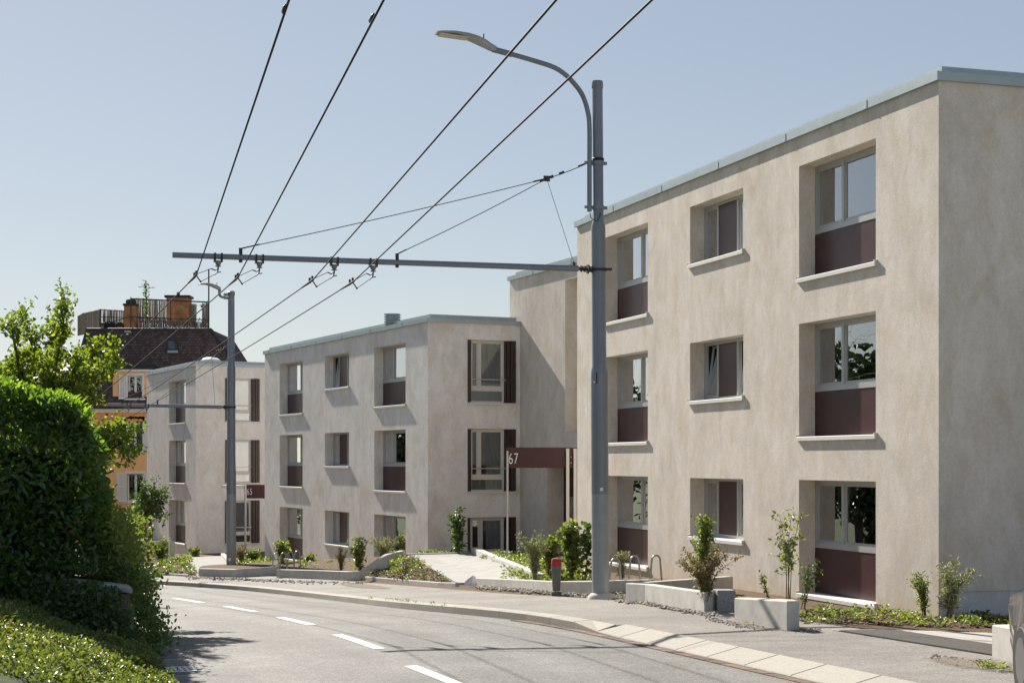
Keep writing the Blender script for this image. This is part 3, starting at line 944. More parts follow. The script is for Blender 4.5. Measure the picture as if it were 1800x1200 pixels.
for o in ops2:
    if o['row'] < 2: shutter_window(B_, lin, B0, nB, uB, o, o['row'])
    else: glass_door(B_, lin, B0, nB, uB, o, tpix(847, B0, nB))
lin.build('interior', M['room'], B_)
roof_cap(B_, [B0, BL, BL1, BR1, BR], Z(zB))
for x, Yv, kind in ((690, 57, 's'), (637, 62, 'l'), (757, 57.5, 'l')):
    q = P(x, 560, Yv)
    (vent_stack if kind == 's' else vent_box)(B_, q.x, q.y, Z(zB) + .05 if kind == 'l' else Z(zB + .02))

# ---- block A (left, farthest) ----
zA = 4.60
A_ = empty('apartment_block', (A0.x, A0.y, Z(-4.5)), 'farthest beige apartment block, beside the orange house, behind the far mast', 'apartment block', 'beige apartment blocks along the street')
lin = MB(); wall = MB()
a, b = tpix(326, A0, uA), tpix(297, A0, uA)
ops = [dict(t0=a, t1=b, z0=Z(zt - 2.12), z1=Z(zt), r=.36, row=i) for i, zt in enumerate((4.04, 1.08, -1.88))]
aw = tpix(258, A0, uA)
facade(wall, A0, uA, nA, 0, aw, Z(-6), Z(zA), ops)
ta, tb = tpix(396, A0, nA), tpix(456.5, A0, nA)
ops2 = [dict(t0=ta, t1=tb, z0=Z(zt - 2.08), z1=Z(zt), r=.10, row=i) for i, zt in enumerate((4.04, 1.08, -1.84))]
a2 = 5.2
facade(wall, A0, nA, uA, 0, a2, Z(-6), Z(zA), ops2)
AL = A0 + uA * aw; AR = A0 + nA * a2; AL1 = AL + nA * 10; AR1 = AR + uA * 9
facade(wall, AL, nA, -uA, 0, 10, Z(-6), Z(zA), [])
wall.face([v3(AL1, Z(-6)), v3(AR1, Z(-6)), v3(AR1, Z(zA)), v3(AL1, Z(zA))])
wall.face([v3(AR, Z(-6)), v3(AR1, Z(-6)), v3(AR1, Z(zA)), v3(AR, Z(zA))])
wall.build('wall', M['plaster_hazed'], A_, weld=True)
mA = tpix(317.5, A0, uA, nA, .36)
for o in ops: wide_window(A_, lin, A0, uA, nA, o, mA, cur=(.0, .3))
for o in ops2: shutter_window(A_, lin, A0, nA, uA, o, 2 if o['row'] < 2 else 3)
lin.build('interior', M['room'], A_)
roof_cap(A_, [A0, AL, AL1, AR1, AR], Z(zA))
q = P(370, 630, 82); vent_box(A_, q.x, q.y, Z(zA) + .1, .8, .5)

# ------------------------------------------------------------------ entrance canopies
def numerals(text, mat, parent, loc, h, rz, sx=.62):
    cu = bpy.data.curves.new('numerals', 'FONT'); cu.body = text; cu.size = h / .7; cu.extrude = .006; cu.align_x = 'CENTER'
    cu.space_character = 1.05; cu.offset = -.006
    to = bpy.data.objects.new('tmp_text', cu)
    link(to)
    me = bpy.data.meshes.new_from_object(to.evaluated_get(bpy.context.evaluated_depsgraph_get()))
    bpy.data.objects.remove(to)
    Mx = Matrix.Translation(Vector(loc) - origin(parent)) @ Matrix.Rotation(rz, 4, 'Z') @ Matrix.Rotation(R(90), 4, 'X') @ Matrix.Diagonal((sx, 1, 1, 1))
    me.transform(Mx); me.materials.clear(); me.materials.append(mat)
    o = bpy.data.objects.new('house_number', me); link(o); o.parent = parent
    return o
Y0 = 46.0
pa = P(890, 786, Y0); pb = P(890, 822, Y0)
cz0, cz1 = pb.z, pa.z
cx0, cx1 = pa.x, pa.x + 2.75
can = empty('entrance_canopy', (cx0, Y0, Z(-2.95)), 'dark brown entrance canopy marked 67 beside the nearest block', 'canopy', 'entrance canopies')
mb = MB(); mb.box(((cx0 + cx1) / 2, Y0 + .02, (cz0 + cz1) / 2), (cx1 - cx0, .04, cz1 - cz0))
mb.box((cx0 + .02, Y0 + 1.6, (cz0 + cz1) / 2), (.04, 3.1, cz1 - cz0))
mb.build('fascia', M['bronze'], can)
mb = MB(); mb.box(((cx0 + cx1) / 2 + .02, Y0 + 1.62, cz1 - .1), (cx1 - cx0 - .05, 3.1, .1)); mb.build('roof', M['zinc'], can)
mb = MB(); mb.tube([(cx0 + .03, Y0 - .03, Z(-3.2)), (cx0 + .03, Y0 - .03, cz1 - .1)], .032, 10); mb.build('post', M['alu'], can, smooth=True)
for px in (998, 1011):
    q = P(px, 788, Y0 - .12)
    mb = MB(); mb.box((q.x, q.y, (q.z + Z(-3.2)) / 2), (.085, .085, q.z - Z(-3.2))); mb.build('post', M['cream'], can)
for px in (1004, 1016):
    for py in (803, 813):
        q = P(px, py, Y0 - .004); mb = MB(); mb.box((q.x, q.y, q.z), (.03, .012, .03)); mb.build('bolt', M['alu'], can)
q = P(902.3, 815, Y0); numerals('67', M['white'], can, (q.x, Y0 - .008, q.z), .31, 0)
Y1 = 72.0
pa = P(433.5, 851.5, Y1); pb = P(433.5, 875.5, Y1)
can2 = empty('entrance_canopy', (pa.x, Y1, Z(-4.2)), 'dark brown entrance canopy marked 65 seen beside the far mast', 'canopy', 'entrance canopies')
mb = MB(); mb.box((pa.x + 1.2, Y1 + .02, (pa.z + pb.z) / 2), (2.4, .04, pa.z - pb.z)); mb.build('fascia', M['bronze'], can2)
mb = MB(); mb.box((pa.x + .62, Y1 + 1.3, pa.z - .1), (3.5, 2.45, .14)); mb.build('roof', M['cream'], can2)
mb = MB(); mb.tube([(pa.x - .05, Y1 - .02, Z(-4.6)), (pa.x - .05, Y1 - .02, pa.z - .03)], .045, 10); mb.build('post', M['alu'], can2, smooth=True)
q = P(438.7, 869, Y1); numerals('65', M['white'], can2, (q.x, Y1 - .008, q.z), .28, 0)
# ------------------------------------------------------------------ catenary masts, arms and contact wires
def bez(pts, n=8):
    """smooth path through points"""
    pts = [Vector(p) for p in pts]
    ext = [pts[0] * 2 - pts[1]] + pts + [pts[-1] * 2 - pts[-2]]
    out = []
    for i in range(1, len(ext) - 2):
        a, b, c, d = ext[i - 1:i + 3]
        for j in range(n):
            t = j / n
            out.append(0.5 * (2 * b + (c - a) * t + (2 * a - 5 * b + 4 * c - d) * t * t + (3 * b - a - 3 * c + d) * t ** 3))
    out.append(pts[-1])
    return out
def sagline(a, b, sag, n=10):
    a, b = Vector(a), Vector(b)
    return [a.lerp(b, i / n) - Vector((0, 0, sag * 4 * (i / n) * (1 - i / n))) for i in range(n + 1)]

# near mast
Yp = 30.4
pb = P(1056, 1050, Yp); pt = P(1050, 146, Yp)
lean = ((pt.x - pb.x) / (pt.z - pb.z), 0)
def onmast(y, Y=Yp):   # point on the mast axis at photo row y
    z = EYE + (HY - y) / F * Y
    return Vector((pb.x + lean[0] * (z - pb.z), Y, z))
mast = empty('catenary_mast', (pb.x, Yp, pb.z), 'tall blue grey trolley wire mast with curved lamp arm in front of the nearest block', 'mast', 'masts carrying the trolley wires')
def hz(y, Y=Yp): return EYE + (HY - y) / F * Y - pb.z
base = (pb.x, Yp, pb.z)
mb = MB(); mb.lathe(base, [(.162, -.1), (.160, hz(868)), (.160, hz(868) + .001)], 28, lean=lean); mb.build('mast_foot', M['galv'], mast, smooth=True)
mb = MB(); mb.lathe(base, [(.1605, hz(868)), (.158, hz(662)), (.156, hz(652)), (.140, hz(645)), (.134, hz(643)), (.132, hz(405)), (.130, hz(398)), (.110, hz(390)), (.100, hz(387)), (.098, hz(148))], 28, lean=lean); mb.build('shaft', M['pole'], mast, smooth=True)
mb = MB(); mb.lathe(base, [(.1, hz(156)), (.108, hz(155)), (.108, hz(147)), (.1, hz(143)), (.02, hz(141.5))], 24, lean=lean); mb.build('cap', M['pole'], mast, smooth=True)
mb = MB(); mb.lathe((pb.x + .01, Yp - .02, pb.z - .12), [(.27, 0), (.262, .1), (.245, .16), (.2, .2), (.16, .215)], 22); mb.build('concrete_collar', M['concrete'], mast, smooth=True)
ad = Vector((-.9585, -.285, 0))       # the arms reach out over the road
adx = Vector((.285, -.9585, 0))
def onarm(x, y): return onplane(x, y, (pb.x, Yp), (ad.x, ad.y))
# hatch, stickers
def front(y, dx, rr):  # point on the camera side of the mast
    q = onmast(y); return Vector((q.x + dx, q.y - math.sqrt(max(0, rr * rr - dx * dx)), q.z))
for nm, yy0, yy1, dx, wd, mt, rr in (('hatch', 945, 918, .062, .075, 'galv', .1612), ('sticker', 862, 856.5, .02, .055, 'white', .1612), ('sticker', 673, 670, -.10, .03, 'white', .159), ('hatch', 675, 655, -.055, .022, 'iron', .159)):
    a, b = front(yy0, dx, rr), front(yy1, dx, rr)
    mb = MB(); mb.box(((a + b) / 2 - Vector((0, .0, 0))), (wd, .012, b.z - a.z), math.atan2(dx, math.sqrt(rr * rr - dx * dx)) * 1.0); mb.build(nm, M[mt], mast)
# clamps
for y, rr in ((287, .115), (365, .115)):
    q = onmast(y); mb = MB(); mb.lathe((q.x, q.y, q.z - .035), [(rr, 0), (rr, .07)], 22)
    e = onarm(1036, y); mb.box(((q.x + e.x) / 2, (q.y + e.y) / 2, q.z), (.36, .03, .05), math.atan2(ad.y, ad.x))
    mb.box((q.x + .14, q.y + .04, q.z), (.05, .06, .055), math.atan2(ad.y, ad.x))
    mb.build('clamp', M['pole'], mast, smooth=True)
q = onmast(281); mb = MB(); mb.lathe((q.x, q.y, q.z - .03), [(.108, 0), (.122, .015), (.108, .03), (.122, .045), (.108, .06)], 22); mb.build('clamp', M['iron'], mast, smooth=True)
q = onmast(474); mb = MB(); mb.lathe((q.x, q.y, q.z - .03), [(.15, 0), (.15, .05)], 24); mb.tube([q + Vector((.1, -.1, 0)), q + Vector((.24, -.07, 0))], .025, 8); mb.build('clamp', M['iron'], mast, smooth=True)
# lamp bracket
lp = [(1036, 372), (1036, 300), (1036, 225), (1033, 196), (1024, 168), (1010, 148), (993, 131), (972, 118), (935, 106), (895, 94.5), (868, 87.5)]
lpp = [onarm(*p) for p in lp]
mb = MB(); mb.tube(bez(lpp, 6), .045, 14)
a, b = onarm(900, 96), onarm(866, 87); mb.tube([a, b], .055, 12)
br = mb.build('lamp_arm', M['pole'], mast, smooth=True)
# lantern: curved shell with a flat lens under it
def lantern(parent, prof, half, mat_h, lens=None, spike=None):
    """prof: (top point, bottom point, half width factor) from neck to tip"""
    side = adx
    pts = []; fs = []; ns = 10
    for (tp, bt, wf) in prof:
        c = (tp + bt) / 2; hgt = (tp - bt) / 2
        for j in range(ns):
            a = 2 * math.pi * j / ns
            cx = math.cos(a); sx = math.sin(a)
            w_ = math.copysign(abs(cx) ** .6, cx); h_ = math.copysign(abs(sx) ** .6, sx)
            pts.append(c + side * (half * wf * w_) + hgt * h_)
    k = len(prof)
    for i in range(k - 1):
        for j in range(ns):
            fs.append((i * ns + j, i * ns + (j + 1) % ns, (i + 1) * ns + (j + 1) % ns, (i + 1) * ns + j))
    fs.append(tuple(range(ns - 1, -1, -1))); fs.append(tuple((k - 1) * ns + j for j in range(ns)))
    mb = MB(); mb.mesh(pts, fs)
    o = mb.build('lantern', mat_h, parent, smooth=True)
    if lens:
        a, b = lens; up = Vector((0, 0, 1)); ax = (b - a).normalized(); nn = side.cross(ax).normalized()
        if nn.z > 0: nn = -nn
        mb = MB(); hw = half * .72
        mb.hexa([a - side * hw + nn * .012, b - side * hw + nn * .012, b + side * hw + nn * .012, a + side * hw + nn * .012,
                 a - side * hw - nn * .01, b - side * hw - nn * .01, b + side * hw - nn * .01, a + side * hw - nn * .01])
        mb.build('lens', M['led'], o)
    if spike is not None:
        mb = MB(); mb.tube([spike, spike + Vector((.012, 0, .1))], .012, 8); mb.build('sensor', M['iron'], o)
    return o
neck = onarm(868, 87.5)
ax = ad
def lp_(k, dz): return neck + ax * k + Vector((0, 0, dz))
lantern(br, [(lp_(-.05, .06), lp_(-.05, -.05), .3), (lp_(.05, .10), lp_(.05, -.03), .55), (lp_(.18, .165), lp_(.18, .03), .85), (lp_(.34, .215), lp_(.34, .10), 1.0), (lp_(.5, .245), lp_(.5, .165), 1.0), (lp_(.75, .262), lp_(.75, .205), .98), (lp_(1.0, .25), lp_(1.0, .205), .9), (lp_(1.08, .238), lp_(1.08, .206), .72)], .155, M['lamp'],
        (lp_(.5, .162), lp_(1.03, .199)), lp_(.2, .17))
# small cable loop under the bracket
a = onarm(1037, 374); c_ = onmast(374); mb = MB()
mb.tube(bez([a, a + Vector((.02, -.05, -.1)), Vector((c_.x - .04, c_.y - .15, a.z - .16)), Vector((c_.x + .03, c_.y - .12, a.z - .06)), Vector((c_.x + .03, c_.y - .1, a.z))], 6), .008, 6)
mb.build('cable', M['iron'], mast, smooth=True)

# cross arm with its stays, hangers and insulators
arm0, arm1 = onarm(1016, 472), onarm(303, 448)
ma = onmast(474)
mb = MB(); mb.tube([arm0, arm0.lerp(arm1, .45), arm1], [.058, .052, .050], 14)
arm = mb.build('cross_arm', M['pole'], mast, smooth=True)
mb = MB(); mb.tube([ma, arm0], .03, 10)
for k in range(4): q = arm0.lerp(ma, .12 + .16 * k); mb.tube([q, q + (ma - arm0).normalized() * .03], .058 if k != 2 else .085, 12)
mb.build('arm_insulator', M['iron'], arm, smooth=True)
def armpt(x):
    t = (x - 303) / (1016 - 303); p = onplane(x, 448 + 24 * t, (pb.x, Yp), (ad.x, ad.y)); return p
def hanger(parent, c, side_pull, tube_r=.05, a_d=ad):
    """strap pair, bell insulator and the two pull-off links; returns the wire clamp point"""
    mb = MB()
    for s_ in (-1, 1):
        q = c + a_d * (.058 * s_)
        mb.box(q + Vector((0, 0, -.02)), (.032, tube_r * 2 + .02, tube_r * 2 + .055), math.atan2(a_d.y, a_d.x))
    mb.build('strap', M['iron'], parent)
    mb = MB(); b = c + Vector((0, 0, -.185))
    mb.lathe(b, [(.02, 0), (.055, .012), (.055, .022), (.025, .03), (.042, .045), (.05, .06), (.05, .10), (.03, .115)], 14)
    mb.build('insulator', M['insul'], parent, smooth=True)
    cl = c + side_pull
    mb = MB()
    p1 = b + Vector((0, 0, -.02)); 
    mb.tube([b, b + Vector((0, 0, -.05))], .012, 8)
    ua = b + a_d * .12 + Vector((0, 0, -.03)); ub = b + a_d * .01 + Vector((0, 0, -.09)); uc = b + a_d * .07 + Vector((0, 0, -.135))
    mb.tube([p1, b + a_d * .05 + Vector((0, 0, -.055)), ua], .011, 8)
    mb.tube([p1, ub], .011, 8); mb.tube([b - a_d * .05 + Vector((0, 0, -.08)), ub, uc], .010, 8)
    mb.tube([ua, cl + Vector((0, 0, .02))], .006, 6)
    foot = cl - a_d * .075 + Vector((0, 0, -.105))
    mb.tube([uc, foot], .006, 6)
    mb.tube([cl, foot], .011, 8)
    mb.lathe(foot + Vector((0, 0, -.015)), [(.012, 0), (.02, .015), (.012, .03)], 8)
    mb.build('pull_off', M['iron'], parent, smooth=True)
    return cl
HX = [383.5, 456, 587.5, 656]
CLP = [(345, 484), (418, 488), (549, 493), (620, 496)]
clamps = []
for hx, cp in zip(HX, CLP):
    c = armpt(hx); cl = onarm(*cp)
    hanger(arm, c, cl - c)
    clamps.append(cl)
# stays
j = onarm(961, 314)
stub1, stub2 = armpt(423), armpt(698)
mb = MB()
for st in (stub1, stub2): mb.tube([st + Vector((0, 0, -.09)), st + Vector((0, 0, .16))], .032, 8)
mb.build('stay_stub', M['iron'], arm, smooth=True)
mb = MB()
top = onmast(284); top = top + ad * .12
mb.tube(sagline(top, j, .02), .009, 6)
mb.tube([top.lerp(j, .15), top.lerp(j, .3)], .018, 8); mb.tube([top.lerp(j, .62), top.lerp(j, .72)], .026, 8); mb.tube([top.lerp(j, .86), top.lerp(j, .92)], .03, 8)
for st in (stub1, stub2):
    e = st + Vector((0, 0, .15)); mb.tube(sagline(j, e, .03, 14), .008, 6); mb.tube([j, j.lerp(e, .045)], .016, 8); mb.tube([e, e.lerp(j, .06)], .014, 8)
mb.box(j, (.12, .03, .1), math.atan2(ad.y, ad.x))
mb.build('stay', M['iron'], mast, smooth=True)
mb = MB(); e = armpt(1009) + Vector((0, 0, .09)); mb.tube([j, e], .005, 6); mb.tube([e + Vector((0, 0, -.12)), e + Vector((0, 0, .03))], .025, 8)
mb.build('hanger_wire', M['iron'], mast, smooth=True)

# far mast
Yq = 60.0
qb = P(406.5, 1010, Yq)
mast2 = empty('catenary_mast', (qb.x, Yq, qb.z), 'farther blue grey trolley wire mast with a short lamp on top, before the farthest block', 'mast', 'masts carrying the trolley wires')
def hq(y): return (1010 - y) / F * Yq
base2 = (qb.x, Yq, qb.z)
mb = MB(); mb.lathe(base2, [(.178, -.3), (.175, hq(868))], 24); mb.build('mast_foot', M['galv'], mast2, smooth=True)
mb = MB(); mb.lathe(base2, [(.1755, hq(868)), (.170, hq(826)), (.168, hq(824)), (.155, hq(822)), (.148, hq(648)), (.146, hq(645)), (.126, hq(641)), (.120, hq(517))], 24); mb.build('shaft', M['pole'], mast2, smooth=True)
mb = MB(); mb.lathe(base2, [(.122, hq(519)), (.135, hq(518)), (.135, hq(513)), (.1, hq(511.5)), (.02, hq(511))], 20); mb.build('cap', M['pole'], mast2, smooth=True)
mb = MB(); mb.lathe(base2, [(.123, hq(527.5)), (.124, hq(526.5))], 20); mb.build('band', M['orange_dark'], mast2, smooth=True)
q = P(401, 994, Yq); mb = MB(); mb.lathe((qb.x - .03, Yq - .172, hq(985) + qb.z), [(.05, 0), (.06, .06), (.05, .12)], 12); mb.build('sticker', M['white'], mast2)
ad2 = Vector((-.9, -.436, 0)).normalized(); sv_adx = adx; adx = Vector((.436, -.9, 0))
def onarm2(x, y): return onplane(x, y, (qb.x, Yq), (ad2.x, ad2.y))
mb = MB(); b_ = [onarm2(397, 523), onarm2(388, 521), onarm2(385.5, 515), onarm2(385.5, 507)]; mb.tube(bez(b_, 4), .045, 10)
for dz in (0, .12): mb.tube([Vector((qb.x, Yq, hq(524) + qb.z + dz)) + ad2 * .1, Vector((qb.x, Yq, hq(524) + qb.z + dz)) + ad2 * .28], .05, 10)
lb = mb.build('lamp_arm', M['pole'], mast2, smooth=True)
pr = [((388, 509), (388, 512), .35), ((387, 504.5), (386.5, 511), .6), ((380, 501), (380, 507.5), .9), ((371, 498.2), (371, 503.5), 1), ((362, 497.2), (362, 500.4), 1), ((352, 498), (352, 500.2), .9), ((349, 499), (349, 500.2), .7)]
lantern(lb, [(onarm2(*a), onarm2(*b), c) for a, b, c in pr], .15, M['lamp'], None, onarm2(381, 501))
m_ = Vector((qb.x, Yq, hq(715.5) + qb.z))
t0_, t1_ = onarm2(390, 715), onarm2(190, 711)
mb = MB(); mb.tube([t0_, t1_], [.065, .055], 12); arm2 = mb.build('cross_arm', M['pole'], mast2, smooth=True)
mb = MB(); mb.tube([m_, t0_], .035, 8); mb.tube([t0_.lerp(m_, .2), t0_.lerp(m_, .5)], .08, 10); mb.lathe(m_ - Vector((0, 0, .03)), [(.18, 0), (.18, .06)], 20); mb.build('arm_insulator', M['iron'], arm2, smooth=True)
clamps2 = []
for k in (5.8, 5.05, 3.75, 3.1):
    c = m_ + ad2 * k + Vector((0, 0, .02))
    clamps2.append(hanger(arm2, c, ad2 * .62 + Vector((0, 0, -.42)), .055, ad2))
mb = MB(); topq = Vector((qb.x, Yq, hq(607) + qb.z)) + ad2 * .15
for xx in (277, 215):
    e = onarm2(xx, 710); mb.tube([e + Vector((0, 0, -.1)), e + Vector((0, 0, .16))], .03, 8); mb.tube(sagline(topq, e + Vector((0, 0, .15)), .03), .009, 6)
e = onarm2(378, 714); mb.tube([topq + ad2 * .6 + Vector((0, 0, -.1)), e], .006, 6)
mb.build('stay', M['iron'], mast2, smooth=True)
adx = sv_adx

# the four contact wires
WD = ['leftmost trolley wire of the outer pair over the far lane', 'second trolley wire from the left, inner one of the left pair', 'third trolley wire from the left, first one of the right pair', 'rightmost trolley wire, crossing in front of the lamp arm']
VP1 = Vector(((211 - CX) / F, 1, (HY - 885) / F))
for i in range(4):
    c1, c2 = clamps[i], clamps2[i]
    d1 = VP1.normalized()
    bend = [c1 - d1 * .25, c1 + (c2 - c1).normalized() * .45]
    start = c1 - d1 * 44
    far = c2 + Vector((-17, 14.5, -.35))
    mb = MB()
    path = sagline(start, c1 - d1 * .2, .02, 16) + sagline(c1 + (c2 - c1).normalized() * .4, c2, .05, 14)[0:] + sagline(c2, far, .05, 8)[1:]
    mb.tube(path, .0105, 8, cap=True)
    w_ = tag(free(mb.build('trolley_wire', M['wire'], smooth=True)), WD[i], 'trolley wire', 'trolley wires over the road')
    mb = MB()
    u_ = (c2 - c1).normalized()
    mb.tube([c1 - d1 * .28, c1 - d1 * .1, c1 + u_ * .3, c1 + u_ * .85], [.012, .02, .022, .014], 8)
    mb.tube([c1 + Vector((0, 0, -.02)), c1 + Vector((0, 0, .08))], .02, 8); mb.tube([c1 + u_ * .2 + Vector((0, 0, -.02)), c1 + u_ * .2 + Vector((0, 0, .08))], .02, 8)
    mb.build('wire_clamp', M['iron'], w_, smooth=True)
    if i < 2:
        mb = MB()
        qy = {0: (497, 27), 1: (653, 37)}[i]
        # splice box on the wire overhead
        tt = (HY - qy[1]) / F
        L = 0
        for k in range(200):
            p = c1 - d1 * (k * .2)
            if (p.z - EYE) / p.y >= tt: L = k * .2; break
        p = c1 - d1 * L + Vector((0, 0, .018)); mb.tube([p - d1 * .11, p - d1 * .07, p + d1 * .07, p + d1 * .11], [.010, .018, .018, .010], 8)
        mb.build('splice', M['iron'], w_, smooth=True)

# ------------------------------------------------------------------ hydrant
hb = gpix(978, 1046)
hyd = empty('hydrant', hb, 'grey street hydrant with a red cap in front of the low planter wall', 'hydrant')
hs = hb.y / F
def hh(y): return (1046 - y) * hs
mb = MB(); mb.box((hb.x, hb.y, hb.z + hh(1042) - .05), (.2, .2, .1 + hh(1038) - hh(1042) + .02))
mb.lathe(hb, [(.075, hh(1038)), (.082, hh(1030)), (.098, hh(1000)), (.103, hh(997)), (.103, hh(994))], 18); mb.build('body', M['hydrant'], hyd, smooth=True)
mb = MB(); mb.lathe(hb, [(.106, hh(995)), (.106, hh(992)), (.098, hh(983)), (.085, hh(981)), (.03, hh(980))], 18); mb.build('cap', M['red'], hyd, smooth=True)
for dx, dy in ((.0, -1), (-1, 0.1), (1, 0.1)):
    mb = MB(); a = Vector((hb.x + dx * .08, hb.y + dy * .08, hb.z + hh(1004))); d_ = Vector((dx, dy, 0)).normalized()
    mb.tube([a, a + d_ * .05], .038, 12); mb.tube([a + d_ * .05, a + d_ * .062], .025, 6); mb.build('outlet', M['hydrant'], hyd, smooth=True)

# ------------------------------------------------------------------ bicycle hoops
def hoop_mb(a, b, h, rr):
    a, b = Vector(a), Vector(b); w = (b - a); up = Vector((0, 0, 1))
    pts = [a + Vector((0, 0, -.1))]
    top_c = (a + b) / 2 + up * (h - w.length * .32); half = w * .32
    pts.append(a.lerp(top_c - half, .5)); 
    for k in range(9):
        t = math.pi * k / 8
        pts.append(top_c - half * math.cos(t) + up * (w.length * .32 * math.sin(t)))
    pts.append(b.lerp(top_c + half, .5)); pts.append(b + Vector((0, 0, -.1)))
    m = MB(); m.tube(pts, rr, 10); return m
def hoop_row(spec, labels, group):
    """first hoop built, the others copied"""
    (xa, xb, y) = spec[0]
    a = gpix(xa, y); b = Vector((a.x + (xb - xa) / F * a.y, a.y + .12, 0)); b.z = gz(b.x, b.y)
    first = thing(hoop_mb(a, b, .66, .02), 'bicycle_hoop', M['steel'], labels[0], 'bicycle hoop', group, smooth=True)
    for (xa2, xb2, y2), lb in zip(spec[1:], labels[1:]):
        a2 = gpix((xa2 + xb2) / 2, y2)
        o = first.copy(); link(o); o.location = (a2.x, a2.y, gz(a2.x, a2.y) - .1); o['label'] = lb
hoop_row([(1070, 1094, 1040), (1103, 1128, 1035), (1141, 1165, 1034)], ['steel bicycle hoop closest to the near mast', 'middle steel bicycle hoop of the three behind the near V shaped planter', 'steel bicycle hoop at the right end, farthest from the near mast'], 'bicycle hoops by the nearest block')
hoop_row([(478, 490, 1009), (492, 504, 1008), (505, 517, 1006.5), (517, 528, 1005)], ['leftmost of the four far bicycle hoops by the middle block', 'second from the left of the four far bicycle hoops', 'third from the left of the four far bicycle hoops', 'rightmost of the four far bicycle hoops by the middle block'], 'bicycle hoops by the middle block')

# ------------------------------------------------------------------ low concrete planters
def wallrun(mb, pts, th, h, sink=.3, side=1, hs=None):
    """mitred low wall along ground points (plan line = front face), thickness to one side"""
    P2 = [Vector((p[0], p[1])) for p in pts]; n = len(P2)
    offs = []
    for i in range(n):
        if i == 0: d = (P2[1] - P2[0]).normalized(); m = Vector((-d.y, d.x))
        elif i == n - 1: d = (P2[-1] - P2[-2]).normalized(); m = Vector((-d.y, d.x))
        else:
            d1 = (P2[i] - P2[i - 1]).normalized(); d2 = (P2[i + 1] - P2[i]).normalized()
            n1 = Vector((-d1.y, d1.x)); n2 = Vector((-d2.y, d2.x)); m = n1 + n2
            m = m / max(.35, m.dot(n1))
        offs.append(P2[i] + m * th * side)
    for i in range(n - 1):
        hA = (hs[i] if hs else pts[i][2] + h); hB = (hs[i + 1] if hs else pts[i + 1][2] + h)
        zlo = min(pts[i][2], pts[i + 1][2]) - sink
        c = [(*P2[i], zlo), (*P2[i + 1], zlo), (*offs[i + 1], zlo), (*offs[i], zlo), (*P2[i], hA), (*P2[i + 1], hB), (*offs[i + 1], hB), (*offs[i], hA)]
        mb.cbox(c, .012)
def g3(x, y, lift=0): return gpix(x, y)
# near V shaped planter
mb = MB()
p0_, p1_, p2_ = g3(1098, 1057), g3(1134, 1058.5), g3(1238, 1077)
topz = EYE - (1030 - HY) / F * p0_.y
wallrun(mb, [g3(1275, 1041), g3(1100, 1056), p1_, p2_, g3(1258, 1073)], .17, .32, side=1)
thing(mb, 'concrete_planter', M['concrete'], 'V shaped low concrete planter wall right of the near mast, with pebbles at its foot', 'planter', 'low concrete planters')
mb = MB(); wallrun(mb, [g3(1261, 1074), g3(1293, 1074)], .3, .33, side=1)
thing(mb, 'edging_block', M['aggregate'], 'speckled washed aggregate block between two low concrete planter walls', 'edging block')
a = g3(1291, 1093); b = onplane(1383, 1099, a.xy, uC); c_ = onplane(1405, 1097, b.xy, nC)
mb = MB(); wallrun(mb, [a, b, c_], .22, 0, side=1, sink=.5, hs=[EYE - (1050 - HY) / F * a.y, EYE - (1056 - HY) / F * b.y, EYE - (1056 - HY) / F * b.y])
thing(mb, 'concrete_planter', M['concrete'], 'short thick concrete planter wall crossed by a thin shadow, before the right window', 'planter', 'low concrete planters')
mb = MB(); wallrun(mb, [g3(1744, 1154), g3(1792, 1165)], .3, .36, side=1)
thing(mb, 'concrete_block', M['concrete'], 'pale concrete block at the right edge beside the parked car', 'concrete block')
# planter behind the hydrant
mb = MB(); q = [g3(836, 1029), g3(900, 1034), g3(972, 1041), g3(1045, 1043), g3(1150, 1036)]
wallrun(mb, q, .18, .0, side=1, hs=[p.z + h for p, h in zip(q, (.19, .21, .235, .25, .2))])
thing(mb, 'concrete_planter', M['concrete'], 'long low concrete planter wall behind the red capped hydrant', 'planter', 'low concrete planters')
# ramp and its cheek wall
RA = [gpix(806, 1027), gpix(846, 1030), P(830, 974, 51.5), P(718, 977, 50.0)]
mb = MB()
lo = [Vector((p.x, p.y, p.z - .8)) for p in RA]; hi = [Vector((p.x, p.y, p.z + .03)) for p in RA]
q_br = gpix(935, 1026); RA[1] = q_br
lo[1] = Vector((q_br.x, q_br.y, q_br.z - .8)); hi[1] = Vector((q_br.x, q_br.y, q_br.z + .03))
nn_ = 12; gp_ = []; ff_ = []
for i in range(nn_ + 1):
    for j_ in range(nn_ + 1):
        a, b = i / nn_, j_ / nn_
        p = (hi[0] * (1 - a) + hi[1] * a) * (1 - b) + (hi[3] * (1 - a) + hi[2] * a) * b
        gp_.append(Vector((p.x, p.y, max(p.z, gz(p.x, p.y) + .05))))
for i in range(nn_):
    for j_ in range(nn_): ff_.append((i * (nn_ + 1) + j_, (i + 1) * (nn_ + 1) + j_, (i + 1) * (nn_ + 1) + j_ + 1, i * (nn_ + 1) + j_ + 1))
mb.mesh(gp_, ff_)
edge = [gp_[i * (nn_ + 1)] for i in range(nn_ + 1)] + [gp_[nn_ * (nn_ + 1) + j_] for j_ in range(1, nn_ + 1)] + [gp_[i * (nn_ + 1) + nn_] for i in range(nn_ - 1, -1, -1)] + [gp_[j_] for j_ in range(nn_ - 1, -1, -1)]
for a, b in zip(edge, edge[1:]): mb.face([a, b, b - Vector((0, 0, .7)), a - Vector((0, 0, .7))])
ramp67 = struct(mb.build('entrance_ramp', M['concrete_new'], weld=True))
mb = MB(); 
a, b = hi[2] + Vector((-.05, 0, 0)), hi[1] + Vector((.1, .0, 0))
wallrun(mb, [a, b], .2, .2, side=1, sink=.9)
